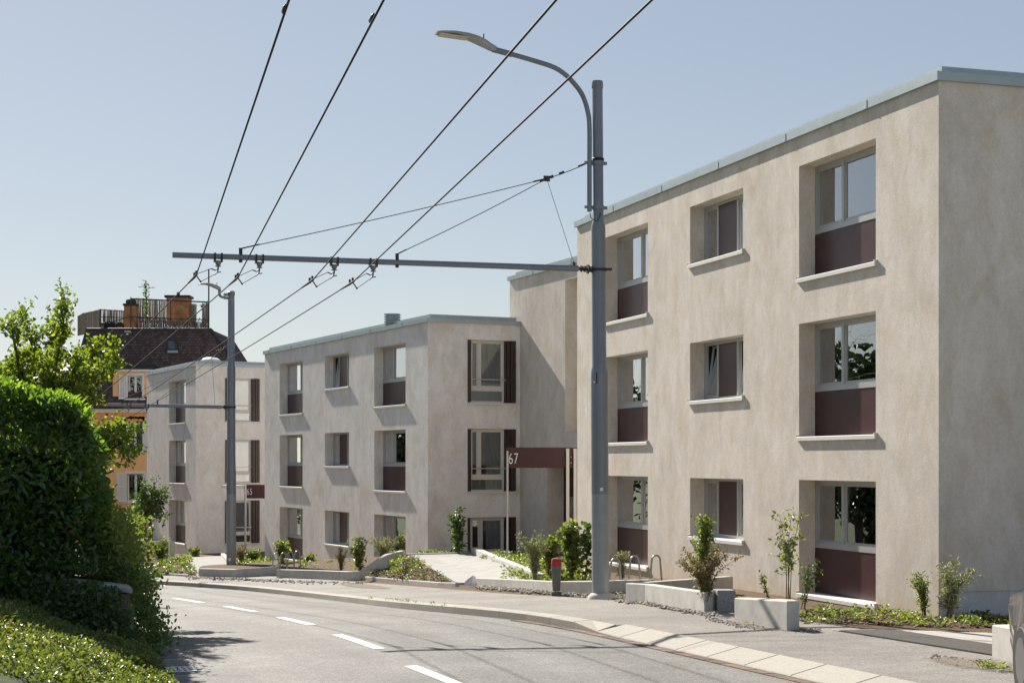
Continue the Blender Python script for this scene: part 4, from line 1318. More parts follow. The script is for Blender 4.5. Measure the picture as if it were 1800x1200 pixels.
a2_ = hi[3] + Vector((.0, .25, 0)); wallrun(mb, [Vector((a2_.x, a2_.y, a2_.z)), a + Vector((0, .2, 0))], .15, .03, side=1, sink=.9)
thing(mb, 'ramp_wall', M['concrete'], 'low concrete cheek wall on the right of the pale ramp to canopy 67', 'ramp wall')
FC = [P(846, 972, 50.5), P(1010, 985, 45.5), P(1040, 985, 49.0), P(880, 968, 53.6)]
mb = MB(); gp_ = []; ff_ = []
for i in range(9):
    for j_ in range(9):
        a, b = i / 8, j_ / 8; p = (FC[0] * (1 - a) + FC[1] * a) * (1 - b) + (FC[3] * (1 - a) + FC[2] * a) * b
        gp_.append(Vector((p.x, p.y, gz(p.x, p.y) + .02)))
for i in range(8):
    for j_ in range(8): ff_.append((i * 9 + j_, i * 9 + 9 + j_, i * 9 + 10 + j_, i * 9 + j_ + 1))
mb.mesh(gp_, ff_); struct(mb.build('forecourt', M['concrete_new'], weld=True))
# far planters
mb = MB(); q = [gpix(486, 1015), gpix(550, 1017), gpix(612, 1020), gpix(632, 1019)]
e1, e2 = P(681, 984, 48.5), P(712, 976, 50.5)
wallrun(mb, q, .2, .27, side=1)
thing(mb, 'concrete_planter', M['concrete'], 'low concrete planter wall in front of the middle block, left of the mulch bank', 'planter', 'low concrete planters')
mb = MB(); wallrun(mb, [gpix(634, 1013) + Vector((0, 0, .05)), e1, e2], .16, .16, side=1, sink=.6)
thing(mb, 'edging_kerb', M['concrete'], 'sloping concrete edging along the left of the mulch bank by the ramp', 'edging', 'concrete edgings')
mb = MB(); wallrun(mb, [gpix(620, 1017), gpix(640, 1018), gpix(700, 1023), gpix(770, 1029), gpix(800, 1030)], .1, .09, side=1)
thing(mb, 'edging_kerb', M['concrete'], 'flat concrete edging at the foot of the mulch bank by the pavement', 'edging', 'concrete edgings')
mb = MB(); wallrun(mb, [gpix(349, 1012), gpix(413, 1014), gpix(486, 1009)], .2, .26, side=1)
thing(mb, 'concrete_planter', M['concrete'], 'low concrete planter wall at the foot of the far mast', 'planter', 'low concrete planters')
# far ramp to the other entrance
FR = [gpix(330, 1006), gpix(352, 1010), P(398, 974, 70), P(326, 978, 67)]
FR = [P(352, 1010, gpix(352, 1010).y), P(405, 1000, 61), P(392, 977, 69.5), P(325, 980, 66)]
mb = MB(); lo = [Vector((p.x, p.y, p.z - .8)) for p in FR]; hi2 = [Vector((p.x, p.y, p.z + .02)) for p in FR]; mb.cbox(lo + hi2, .01)
struct(mb.build('entrance_ramp', M['concrete_new']))
mb = MB(); wallrun(mb, [P(388, 976, 70), P(402, 991, 62.5)], .18, .1, side=1, sink=.6)
thing(mb, 'ramp_wall', M['concrete'], 'small pale wall beside the far ramp, left of the far mast', 'ramp wall')
mb = MB(); wallrun(mb, [gpix(246, 1010), gpix(300, 1011), gpix(330, 1013)], .1, .07, side=1)
thing(mb, 'edging_kerb', M['concrete'], 'thin far concrete edging left of the far ramp', 'edging', 'concrete edgings')
mb = MB(); wallrun(mb, [P(240, 1004, 58), P(285, 993, 62), P(325, 979, 66)], .15, .06, side=1, sink=.7)
thing(mb, 'edging_kerb', M['concrete'], 'sloping far concrete edging above the small planted bank', 'edging', 'concrete edgings')
# garden wall before the orange house
mb = MB(); a, b = P(222, 972, 78), P(300, 976, 74); wallrun(mb, [a, b], .2, 0, side=1, hs=[EYE - (952 - HY) / F * 78, EYE - (949.5 - HY) / F * 74], sink=1)
a, b = P(225, 960, 86), P(268, 960, 84); wallrun(mb, [a, b], .2, 0, side=1, hs=[EYE - (946 - HY) / F * 86, EYE - (946 - HY) / F * 84], sink=2)
thing(mb, 'garden_wall', M['concrete'], 'low concrete garden wall under the small tree by the orange house', 'wall')
# thin white marker post
a = P(298, 984, 64); mb = MB(); mb.lathe((a.x, a.y, a.z - .3), [(.035, 0), (.035, .3 + 40 / F * 64), (.02, .32 + 40 / F * 64)], 10)
thing(mb, 'marker_post', M['white'], 'thin white marker post among the shrubs before the farthest block', 'post', smooth=True)
# crumpled paper
a = gpix(827, 1030); mb = MB()
pts = [(-.16, 0, 0), (.0, -.08, 0), (.17, .02, 0), (-.05, .1, .12), (.06, .05, .25), (-.13, .06, .11), (.13, .08, .2)]
mb.mesh([(a.x + x, a.y + y, a.z + z + .015) for x, y, z in pts], [(0, 1, 4, 5), (1, 2, 6, 4), (4, 6, 3), (5, 4, 3), (0, 5, 3), (2, 3, 6)])
thing(mb, 'paper_sheet', M['white'], 'crumpled white paper lying at the foot of the pale ramp', 'paper')
# gully grate and white kerb block at the lower left
a, b = gpix(276, 1188), gpix(312, 1171)
sa, da = sd(*gpix(292, 1180).xy)
mb = MB()
def gp(ss, dd, l): 
    x, y = kp(ss, dd); return Vector((x, y, gz(x, y, ss, dd) + l))
def gbar(s0, s1, d0, d1, l0, l1): mb.hexa([gp(s0, d0, l0), gp(s0, d1, l0), gp(s1, d1, l0), gp(s1, d0, l0), gp(s0, d0, l1), gp(s0, d1, l1), gp(s1, d1, l1), gp(s1, d0, l1)])
d0g = -6.46
for k in range(4): gbar(sa - .3 + k * .18, sa - .24 + k * .18, d0g, d0g + .42, .014, .026)
for k in range(7): gbar(sa - .3, sa + .3, d0g + k * .0625, d0g + k * .0625 + .028 + .017 * (k in (0, 6)), .014, .025)
gr = tag(free(mb.build('gully_grate', M['alu'])), 'pale metal gully grate in the gutter under the ivy covered wall', 'grate')
mb = MB(); mb.cur = .5; gbar(sa - .27, sa + .27, d0g + .02, d0g + .40, .010, .0175); mb.build('pit_shade', M['black'], gr)  # flat black plate between the bars, painted shade of the pit
# ------------------------------------------------------------------ parked car (only its corner is in the frame)
cn = Vector((4.57, 15.3)); ch = Vector((.10, .995)).normalized()   # nose point of the left flank and heading
cl_ = Vector((-ch.y, ch.x)); L_, Wd = 4.3, 1.8
cc = cn - ch * (L_ / 2 - .12) - cl_ * (Wd / 2)
cgz = gz(4.9, 14.0) + .01
car = empty('parked_car', (cc.x, cc.y, cgz), 'grey car standing at the right edge of the picture', 'car')
def cp(f, l, z): q = cc + ch * f + cl_ * l; return Vector((q.x, q.y, cgz + z))
prof = [(-2.13, .32), (-2.15, .55), (-2.10, .95), (-1.95, 1.05), (-1.72, 1.40), (-1.35, 1.47), (-.2, 1.50), (.35, 1.42), (1.12, 1.0), (1.75, .90), (2.02, .78), (2.13, .60), (2.14, .42), (2.05, .24), (1.7, .20), (-1.7, .20), (-2.0, .22)]
def wid(f, z):
    w = .90
    if z > .95: w = .90 - (z - .95) * .42
    w -= max(0, abs(f) - 1.75) ** 2 * .45
    if z < .35: w -= .05
    return w
mb = MB(); pts = []; n_ = len(prof); st = (-1, -.93, -.6, 0, .6, .93, 1)
for l in st:
    for f, z in prof:
        c_f, c_z = 0, .7; k = 1 - (.05 if abs(l) == 1 else .012 if abs(l) > .9 else 0)
        pts.append(cp(f * k, l * wid(f, z), .7 + (z - .7) * k))
fs = []
for i in range(len(st) - 1):
    for j in range(n_): fs.append((i * n_ + j, i * n_ + (j + 1) % n_, (i + 1) * n_ + (j + 1) % n_, (i + 1) * n_ + j))
fs += [tuple(range(n_)), tuple((len(st) - 1) * n_ + j for j in range(n_ - 1, -1, -1))]
mb.mesh(pts, fs); body = mb.build('body', M['car'], car, smooth=True)
for sgn in (-1, 1):
    mb = MB()
    def sp(f, z, o=.008): return cp(f, sgn * (wid(f, z) * .955 + o + .012), z)
    mb.face([sp(-1.55, 1.0, .03), sp(-1.35, 1.36, .03), sp(-.35, 1.4, .03), sp(-.35, 1.0, .03)]); mb.face([sp(-.28, 1.0, .03), sp(-.28, 1.4, .03), sp(.3, 1.34, .03), sp(.92, 1.02, .03)])
    mb.build('side_window', M['carglass'], car)
    mb = MB(); a, b = cp(1.98, sgn * .6, .62), cp(1.72, sgn * .86, .80)
    mb.hexa([cp(2.08, sgn * .42, .60), cp(1.70, sgn * .865, .62), cp(1.55, sgn * .80, .62), cp(1.7, sgn * .4, .6), cp(2.03, sgn * .42, .72), cp(1.60, sgn * .885, .80), cp(1.5, sgn * .8, .84), cp(1.7, sgn * .4, .80)]); mb.build('headlight', M['headlight'], car)
    mb = MB(); mb.hexa([cp(-2.14, sgn * .5, .72), cp(-1.9, sgn * .86, .72), cp(-1.8, sgn * .8, .72), cp(-1.9, sgn * .5, .72), cp(-2.11, sgn * .5, .9), cp(-1.88, sgn * .86, .9), cp(-1.8, sgn * .8, .9), cp(-1.9, sgn * .5, .9)]); mb.build('tail_light', M['taillight'], car)
    for f in (-1.32, 1.36):
        mb = MB(); mb.tube([cp(f, sgn * .66, .34), cp(f, sgn * .862, .34)], .40, 28); mb.build('wheel_arch', M['black'], car, smooth=True)
        mb = MB(); mb.tube([cp(f, sgn * .64, .325), cp(f, sgn * .68, .325), cp(f, sgn * .85, .325), cp(f, sgn * .872, .325)], [.29, .325, .325, .30], 28); wh = mb.build('wheel', M['black'], car, smooth=True)
        mb = MB(); mb.tube([cp(f, sgn * .85, .325), cp(f, sgn * .875, .325)], .215, 20); mb.build('rim', M['rim'], wh, smooth=True)
mb = MB(); mb.face([cp(.42, -.66, 1.42), cp(1.1, -.78, 1.03), cp(1.1, .78, 1.03), cp(.42, .66, 1.42)]); 
mb2 = MB(); mb2.mesh([Vector(v) + Vector((0, 0, .02)) for v in mb.v], [(0, 1, 2, 3)]); mb2.build('windscreen', M['carglass'], car)
mb = MB(); mb.mesh([cp(-1.76, -.62, 1.40), cp(-2.02, -.74, 1.06), cp(-2.02, .74, 1.06), cp(-1.76, .62, 1.40)], [(0, 1, 2, 3)]); mb.build('rear_window', M['carglass'], car)
# ------------------------------------------------------------------ orange house with mansard roof
Yh = 97.0
def H(x, y, dY=0): return P(x, y, Yh + dY)
gX0, gX1 = H(128, 800).x, H(436, 800).x
house = empty('town_house', ((gX0 + gX1) / 2, Yh, Z(-6)), 'orange rendered town house with brown mansard roof and a roof terrace, behind the farthest block', 'house')
ue, ne = Vector((1, 0)), Vector((0, 1))
h0 = Vector((gX0, Yh))
W_h = gX1 - gX0
zc = H(0, 718).z; zb1 = H(0, 896).z
wop = []
for (xa, xb, ya, yb) in ((222, 251, 736, 791), (223, 252, 832, 880)):
    wop.append(dict(t0=H(xa, 0).x - gX0, t1=H(xb, 0).x - gX0, z0=H(0, yb).z, z1=H(0, ya).z, r=.18))
for dx in (3.3, 6.6):
    for o in wop[:2]: wop.append(dict(o, t0=o['t0'] + dx, t1=o['t1'] + dx))
    
wall = MB(); facade(wall, h0, ue, ne, 0, W_h, zb1, zc, wop)
facade(wall, h0, ne, ue, 0, 11, Z(-7), zc, []); facade(wall, h0 + ue * W_h, ne, -ue, 0, 11, Z(-7), zc, []); facade(wall, h0 + ne * 11, ue, ne, 0, W_h, Z(-7), zc, [])
wall.build('wall', M['orange'], house, weld=True)
mb = MB(); mb.box((gX0 + W_h / 2, Yh + 1.0, (zb1 - .2 + Z(-7)) / 2), (W_h + .06, 2.06, zb1 - .2 - Z(-7))); mb.build('base', M['orange_dark'], house)
mb = MB(); mb.box((gX0 + W_h / 2, Yh + .2, zb1 - .1), (W_h + .2, .6, .2)); mb.build('string_course', M['white'], house)
mb = MB(); mb.box((gX0 + W_h / 2, Yh + .3, zc - .12), (W_h + .3, 1.0, .22)); mb.build('cornice', M['white'], house)
mb = MB(); mb.box((gX0 + W_h / 2, Yh - .015, H(0, 731).z), (W_h - .1, .03, H(0, 722).z - H(0, 740).z)); mb.build('frieze', M['orange_dark'], house)
lin = MB()
def house_window(p0, o, shut=(True, True), dz=0):
    w = Win(house, lin, p0, ue, ne, o, 'white')
    a, b, z0, z1 = o['t0'], o['t1'], o['z0'], o['z1']; m = (a + b) / 2
    w.frame(a + .003, b - .003, z0 + .003, z1 - .003, .08); w.bar(m, z0 + .08, z1 - .08, .13)
    w.glass(a + .08, m - .065, o['r'] + .04, o['r'] + .05, z0 + .08, z1 - .08); w.glass(m + .065, b - .08, o['r'] + .04, o['r'] + .05, z0 + .08, z1 - .08)
    mm = MB()
    w.ob(mm, a - .12, a, -.03, .1, z0, z1 + .14); w.ob(mm, b, b + .12, -.03, .1, z0, z1 + .14); w.ob(mm, a, b, -.03, .1, z1, z1 + .14); w.ob(mm, a - .2, b + .2, -.09, .1, z0 - .15, z0)
    w.kids.append(('surround', mm, M['white']))
    for k, s_ in enumerate(shut):
        if not s_: continue
        mm = MB(); wd = (b - a) * .48
        t0 = a - .13 - wd if k == 0 else b + .13
        z0s, z1s = z0 - .05, z1 + .05
        for q in ((t0, t0 + .07, z0s, z1s), (t0 + wd - .07, t0 + wd, z0s, z1s), (t0 + .07, t0 + wd - .07, z0s, z0s + .09), (t0 + .07, t0 + wd - .07, z1s - .09, z1s), (t0 + .07, t0 + wd - .07, (z0s + z1s) / 2 - .04, (z0s + z1s) / 2 + .04)):
            w.ob(mm, q[0], q[1], -.075, -.04, q[2], q[3])
        n = int((z1s - z0s) / .09)
        for i in range(n):
            zz = z0s + .09 + (z1s - z0s - .18) * i / n
            w.ob(mm, t0 + .07, t0 + wd - .07, -.068, -.05, zz, zz + .06, .25)
        w.kids.append(('shutter', mm, M['white']))
    w.curtain(a + .08, b - .08, z0 + (z1 - z0) * dz, z1, 'curtain', .15, .02, .2)
    w.room(); w.done()
for i, o in enumerate(wop): house_window(h0, o, (True, True), .0 if i % 2 == 0 else .5)
# mansard: steep lower slope and hips
zr = H(0, 584).z
zr1 = H(0, 590).z
bl = Vector((gX0 - .35, Yh - .45, zc + .02)); brr = Vector((gX1 + .35, Yh - .45, zc + .02))
tl_ = P(153, 579, Yh + 1.6); tr_ = P(371, 588, Yh + 1.6); tr_.z = tl_.z
bb = Vector((gX0 - .35, Yh + 11.4, zc + .02)); bb2 = Vector((gX1 + .35, Yh + 11.4, zc + .02))
tb_ = Vector((tl_.x, Yh + 9.4, tl_.z)); tb2_ = Vector((tr_.x, Yh + 9.4, tl_.z))
mb = MB(); k1 = Vector((H(400, 623).x, Yh + .9, H(0, 623).z))
mb.face([bl, brr, k1, tr_, tl_]); mb.face([brr, bb2, tb2_, tr_, k1]); mb.face([bb2, bb, tb_, tb2_]); mb.face([bb, bl, tl_, tb_]); mb.face([tl_, tr_, tb2_, tb_])
mansard = mb.build('mansard_roof', M['tiles'], house)
mb = MB(); mb.tube([bl, tl_], .09, 8); mb.tube([tl_, tr_], .10, 8); mb.tube([tr_, k1, brr], .09, 8); mb.build('ridge_tiles', M['slate'], mansard, smooth=True)
# skylight
def slope(x, y):  # pixel ray meets the front slope
    n = (brr - bl).cross(tl_ - bl).normalized(); d = Vector(((x - CX) / F, 1, (HY - y) / F)); o = Vector((0, 0, EYE))
    return o + d * ((bl - o).dot(n) / d.dot(n))
nn = (brr - bl).cross(tl_ - bl).normalized(); nn = nn if nn.y < 0 else -nn
def slab(mb, px, lift0, lift1):
    q = [slope(*p) for p in px]; mb.hexa([p + nn * lift0 for p in q] + [p + nn * lift1 for p in q])
mb = MB(); slab(mb, [(294, 620), (313, 620), (308, 598), (292, 598)], 0, .1); sk = mb.build('skylight', M['slate'], mansard)
mb = MB(); slab(mb, [(297, 614), (309, 614), (306, 601), (295, 601)], .1, .115); mb.build('pane', M['glass'], sk)
mb = MB(); slab(mb, [(295, 621.5), (314, 621.5), (313, 617.5), (295, 617.5)], .1, .13); mb.build('apron', M['zinc'], sk)
mb = MB(); slab(mb, [(220, 586), (232, 586), (230, 582.5), (219, 582.5)], .05, .12); mb.build('roof_hatch', M['zinc'], mansard)
# dormer
dz0, dz1 = H(0, 712).z, H(0, 653).z
dx0, dx1 = H(200, 0).x, H(262, 0).x
d0 = Vector((dx0, Yh - .15)); o = dict(t0=H(226, 0).x - dx0, t1=H(251, 0).x - dx0, z0=H(0, 700).z, z1=H(0, 660).z, r=.12)
mb = MB(); facade(mb, d0, ue, ne, 0, dx1 - dx0, dz0, dz1, [o]); 
mb.hexa([Vector((dx0 - .02, Yh - .149, dz0)), Vector((dx0 + .02, Yh - .149, dz0)), Vector((dx0 + .02, Yh + 2.2, dz0)), Vector((dx0 - .02, Yh + 2.2, dz0)), Vector((dx0 - .02, Yh - .149, dz1)), Vector((dx0 + .02, Yh - .149, dz1)), Vector((dx0 + .02, Yh + 2.2, dz1)), Vector((dx0 - .02, Yh + 2.2, dz1))])
mb.hexa([Vector((dx1 - .02, Yh - .149, dz0)), Vector((dx1 + .02, Yh - .149, dz0)), Vector((dx1 + .02, Yh + 2.2, dz0)), Vector((dx1 - .02, Yh + 2.2, dz0)), Vector((dx1 - .02, Yh - .149, dz1)), Vector((dx1 + .02, Yh - .149, dz1)), Vector((dx1 + .02, Yh + 2.2, dz1)), Vector((dx1 - .02, Yh + 2.2, dz1))])
dm = mb.build('dormer', M['orange'], house)
house_window(d0, o, (True, False), 1.0)
mb = MB(); mb.box(((dx0 + dx1) / 2, Yh + .9, dz1 + .05), (dx1 - dx0 + .6, 2.8, .1)); mb.build('eave', M['white'], dm)
mb = MB(); mb.hexa([Vector((dx0 - .35, Yh - .5, dz1 + .10)), Vector((dx1 + .35, Yh - .5, dz1 + .10)), Vector((dx1 + .35, Yh + 2.4, dz1 + .6)), Vector((dx0 - .35, Yh + 2.4, dz1 + .6)), Vector((dx0 - .35, Yh - .5, dz1 + .2)), Vector((dx1 + .35, Yh - .5, dz1 + .2)), Vector((dx1 + .35, Yh + 2.4, dz1 + .72)), Vector((dx0 - .35, Yh + 2.4, dz1 + .72))]); mb.build('dormer_roof', M['slate'], dm)
mb = MB(); mb.hexa([Vector((dx0 - .3, Yh - .5, zc + .03)), Vector((dx1 + .2, Yh - .5, zc + .03)), Vector((dx1 + .2, Yh - .1, zc + .03)), Vector((dx0 - .3, Yh - .1, zc + .03)), Vector((dx0 - .3, Yh - .5, zc + .1)), Vector((dx1 + .2, Yh - .5, zc + .1)), Vector((dx1 + .2, Yh - .16, dz0 + .05)), Vector((dx0 - .3, Yh - .16, dz0 + .05))]); mb.build('tile_apron', M['tiles'], dm)
lin.build('interior', M['room'], house)
# roof terrace: railing, posts, reed screens, chimneys
zt = tl_.z
Yt = Yh + 1.9
def T(x, y, dY=0): return P(x, y, Yt + dY)
mb = MB()
def rod(a, b, r=.03): mb.tube([a, b], r, 6)
xr0, xr1 = 232, 367
rod(T(230, 585), T(230, 522), .035); rod(T(367, 588), T(367, 473), .045); rod(T(300, 586), T(300, 528), .03)
rod(T(230, 525), T(367, 531), .045); rod(T(230, 557), T(367, 562), .03); rod(T(230, 584), T(367, 587), .04)
for x in (240, 250, 260, 270, 280, 290, 310, 320, 330, 340, 350, 358): rod(T(x, 585), T(x, 558), .014)
for k in range(8):
    xa, xb = 232 + k * 17, 232 + (k + 1) * 17
    rod(T(xa, 585), T(xb, 559), .016); rod(T(xa, 559), T(xb, 585), .016)
    xm = (xa + xb) / 2
    rod(T(xm - 5, 572), T(xm, 565), .013); rod(T(xm, 565), T(xm + 5, 572), .013); rod(T(xm + 5, 572), T(xm, 579), .013); rod(T(xm, 579), T(xm - 5, 572), .013)
rod(T(176, 585), T(176, 543), .04); rod(T(176, 544), T(220, 547), .03); rod(T(176, 557, 3), T(300, 560, 3), .025); rod(T(178, 570), T(232, 556), .025)
rod(T(367, 562), T(346, 585, .5), .02)
mb.build('terrace_railing', M['iron'], house)
def reed(poly, thick_n, dY, dens=1.0):
    m = MB(); x0, y0, x1, y1, yb0, yb1 = poly
    n = int((x1 - x0) * dens * 2.2)
    for i in range(n):
        t = (i + random.random()) / n; m.cur = random.random()
        x = x0 + (x1 - x0) * t; top = y0 + (y1 - y0) * t + random.uniform(-1.2, 2.5); bot = yb0 + (yb1 - yb0) * t
        a, b = P(x, bot, Yt + dY), P(x + random.uniform(-.5, .5), top, Yt + dY)
        m.tube([a, b], random.uniform(.008, .018) if thick_n else random.uniform(.012, .02), 4, cap=False)
    return m
def screen(px, Y0_, Y1_):
    m = MB(); n = int(abs(px[1] - px[0]) * 3)
    for i in range(n):
        t = (i + random.random() * .5) / n; m.cur = random.random(); Yv = Y0_ + (Y1_ - Y0_) * t
        x = px[0] + (px[1] - px[0]) * t
        m.tube([P(x, px[3] + (px[5] - px[3]) * t, Yv), P(x, px[2] + (px[4] - px[2]) * t + random.uniform(-.8, .8), Yv)], .034, 4, cap=False)
    return m
screen((137, 147, 556, 590, 550, 588), Yt + 8, Yt + 7.6).build('reed_screen', M['reed'], house)
screen((146, 178, 551, 588, 544, 588), Yt + 7.6, Yt + .5).build('reed_screen', M['reed'], house)
reed((180, 544, 232, 546, 566, 568), True, 6.5, .75).build('reed_screen', M['reed'], house)
reed((240, 524, 292, 528, 566, 568), True, 6.5, .8).build('reed_screen', M['reed'], house)
reed((182, 566, 235, 568, 588, 588), True, 5, 2.4).build('reed_screen', M['slate'], house)
reed((232, 560, 366, 566, 588, 590), True, 3.0, .9).build('reed_screen', M['reed'], house)
reed((332, 534, 345, 534, 560, 585), True, 4.0, 1.0).build('reed_screen', M['reed'], house)
reed((355, 533, 366, 533, 568, 568), True, 3.0, 1.2).build('reed_screen', M['reed'], house)
def chimney(x0, x1, y0, y1, dY, cap):
    a, b = P(x0, y1, Yt + dY), P(x1, y0, Yt + dY)
    m = MB(); cx, cz = (a.x + b.x) / 2, (a.z + b.z) / 2; wd = b.x - a.x
    m.box((cx, Yt + dY + wd * .4, cz), (wd, wd * .8, b.z - a.z)); c = m.build('chimney', M['chimney'], house)
    m = MB(); m.box((cx, Yt + dY + wd * .4, b.z + .06), (wd * 1.16, wd * .96, .14))
    if cap == 'hood': m.lathe((cx, Yt + dY + wd * .4, b.z + .13), [(wd * .45, 0), (wd * .45, .2), (wd * .4, .26)], 12)
    if cap == 'pot': m.lathe((cx - .05, Yt + dY + wd * .4, b.z + .13), [(.14, 0), (.1, .1), (.1, .22), (.14, .24)], 10)
    m.build('cap', M['slate'], c, smooth=False)
chimney(218, 238.5, 537, 588, 2.2, 'hood'); chimney(292.5, 331, 522.5, 570, 3.6, 'pot'); chimney(175, 181, 571, 588, .3, 'flat'); chimney(206.5, 215.5, 574, 588, 1.4, 'flat')
# string of coloured bulbs
for i, (x, y, mt) in enumerate(((281, 538, 'bulbgreen'), (311, 534, 'bulbred'), (321, 539.5, 'bulbgreen'), (331, 543, 'bulbred'), (343, 541, 'bulbgreen'), (354, 538, 'bulbred'), (363, 532.5, 'bulbgreen'))):
    q = T(x, y, .2); m = MB(); m.lathe((q.x, q.y, q.z - .09), [(.01, 0), (.06, .05), (.06, .1), (.03, .16)], 8); m.build('bulb', M[mt], house, smooth=True)
m = MB(); pp = [T(x, y, .2) for x, y in ((262, 535), (281, 535.5), (300, 531), (311, 532.5), (321, 536.5), (331, 540), (343, 538.5), (354, 535.5), (363, 530), (366, 528))]; m.tube(pp, .008, 4); m.build('cable', M['iron'], house)
# antenna overgrown with a creeper
a = T(256.5, 560, 3)
ant = empty('roof_antenna', a, 'thin roof antenna overgrown by a creeper above the roof terrace', 'antenna')
m = MB(); m.tube([a, T(256.5, 493, 3)], .025, 6); m.tube([T(243, 504, 3), T(273, 506, 3)], .012, 5); m.tube([T(250, 492.5, 3), T(259, 495.5, 3)], .012, 5)
for x in (246, 262, 268): m.tube([T(x, 503, 2.8), T(x, 506.5, 3.2)], .01, 5)
m.build('mast', M['iron'], ant)
# a pale gable far behind the leaves
a = P(96, 700, 125)
fh = empty('town_house', (a.x, a.y, Z(-6)), 'pale far house with a dark roof half hidden behind the sunlit tree', 'house')
x0, x1 = P(40, 0, 125).x, P(136, 0, 125).x; zt_ = P(0, 652, 125).z; zr_ = P(0, 612, 125).z
o = [dict(t0=3.1, t1=3.9, z0=zt_ - 1.7, z1=zt_ - .4, r=.12), dict(t0=.9, t1=1.7, z0=zt_ - 1.7, z1=zt_ - .4, r=.12)]
m = MB(); p0 = Vector((x0, 125)); facade(m, p0, ue, ne, 0, x1 - x0, Z(-7), zt_, o); facade(m, p0, ne, ue, 0, 8, Z(-7), zt_, []); facade(m, p0 + ue * (x1 - x0), ne, -ue, 0, 8, Z(-7), zt_, []); m.build('wall', M['white'], fh, weld=True)
l2 = MB()
for q in o:
    w = Win(fh, l2, p0, ue, ne, q, 'alu'); w.frame(q['t0'], q['t1'], q['z0'], q['z1'], .07); w.ob(w.pane, q['t0'] + .07, q['t1'] - .07, q['r'] + .03, q['r'] + .04, q['z0'] + .07, q['z1'] - .07); w.room(1.5); w.done()
l2.build('interior', M['room'], fh)
m = MB(); m.mesh([Vector((x0 - .4, 124.5, zt_)), Vector((x1 + .4, 124.5, zt_)), Vector((x1 + .4, 133.5, zt_)), Vector((x0 - .4, 133.5, zt_)), Vector((x0 + 1, 129, zr_)), Vector((x1 - 1, 129, zr_))], [(0, 1, 5, 4), (1, 2, 5), (2, 3, 4, 5), (3, 0, 4), (0, 3, 2, 1)]); m.build('roof', M['slate'], fh)
# ------------------------------------------------------------------ foliage
def unit(a):
    return a / np.maximum(1e-9, np.linalg.norm(a, axis=1))[:, None]
class LF:
    def __init__(s): s.P = []; s.T = []
    def add(s, p, ax, nr, L, wr=.5, tint=None, fold=.12, droop=.15):
        p = np.asarray(p, float); n = len(p)
        if n == 0: return
        ax = unit(np.asarray(ax, float)); nr = np.asarray(nr, float)
        side = unit(np.cross(nr, ax)); nr = np.cross(ax, side)
        L = np.broadcast_to(np.asarray(L, float), (n,))[:, None]
        w = L * wr * .5
        up = nr * (w * fold * 4)
        b = p; t = p + ax * L - nr * L * droop
        l1 = p + ax * L * .30 + side * w * .92 + up; r1 = p + ax * L * .30 - side * w * .92 + up
        l2 = p + ax * L * .68 + side * w * .80 + up - nr * L * droop * .4; r2 = p + ax * L * .68 - side * w * .80 + up - nr * L * droop * .4
        s.P.append(np.stack([b, r1, r2, t, l2, l1], 1))
        s.T.append(np.asarray(tint if tint is not None else rng.random(n)))
    def build(s, name, mat, parent=None):
        Pq = np.concatenate(s.P); T = np.concatenate(s.T); n = len(Pq)
        off = origin(parent) if parent else Vector((0, 0, 0))
        co = (Pq.reshape(-1, 3) - np.array(off))
        me = bpy.data.meshes.new(name)
        me.vertices.add(n * 6); me.vertices.foreach_set('co', co.ravel())
        base = np.arange(n)[:, None] * 6
        idx = np.concatenate([base + np.array([0, 1, 2, 3]), base + np.array([0, 3, 4, 5])], 1).ravel()
        me.loops.add(n * 8); me.loops.foreach_set('vertex_index', idx)
        me.polygons.add(n * 2); me.polygons.foreach_set('loop_start', np.arange(n * 2) * 4)
        a = me.attributes.new('tint', 'FLOAT', 'FACE'); a.data.foreach_set('value', np.repeat(np.clip(T, 0, 1), 2))
        me.update(calc_edges=True)
        me.materials.append(mat)
        o = bpy.data.objects.new(name, me); link(o)
        if parent: o.parent = parent
        return o
def rdir(n, up=0.0):
    v = rng.normal(size=(n, 3)); v[:, 2] += up
    return unit(v)
def lump(p, k, seed=0):
    """smooth pseudo noise in -1..1 for clumping"""
    x, y, z = p[:, 0] * k + seed, p[:, 1] * k + seed * 1.7, p[:, 2] * k - seed
    return (np.sin(x * 1.3 + 1.1 * np.sin(y * .9)) + np.sin(y * 1.7 + np.sin(z * 1.4)) + np.sin(z * 1.9 + 1.3 * np.sin(x * .8))) / 3

# ---- laurel hedge ---------------------------------------------------------
sW, dW = S_WALL, -ROADW - .12
def hedge_local():
    o = np.array([*P(178, 900, 21.3).xy]); tx = np.array([np.interp(sW, KS, KT[:, 0]), np.interp(sW, KS, KT[:, 1])]); nx = np.array([-tx[1], tx[0]])
    return o, tx, nx       # tx away along the road, nx to the left
HO, HT, HN = hedge_local()
hz0 = EYE - (1025 - HY) / F * 21.3; hz1 = EYE + (HY - 684) / F * 21.5
def hw(a, b, c):   # a along the road, b to the left, c height 0..1
    return np.stack([HO[0] + HT[0] * a + HN[0] * b, HO[1] + HT[1] * a + HN[1] * b, hz0 + (hz1 - hz0) * c], 1)
hedge = empty('laurel_hedge', (float(HO[0]) - 3, float(HO[1]) + 2, hz0), 'big dense cherry laurel hedge above the ivy covered garden wall, bright on top', 'hedge')
def rbox(n, A, Bw, Hh, r):
    """points and normals on a rounded box 0..A, 0..Bw, 0..Hh"""
    w = np.array([Bw * Hh, A * Hh, A * Bw * 1.0]); f = rng.choice(3, n, p=w / w.sum())
    u = rng.random((n, 3)) * np.array([A, Bw, Hh])
    u[f == 0, 0] = 0; u[f == 1, 1] = 0; u[f == 2, 2] = Hh
    q = np.clip(u, [r, r, 0], [A - r, Bw - r, Hh - r]); d = unit(u - q + 1e-9)
    return q + d * r, d
n = 27000
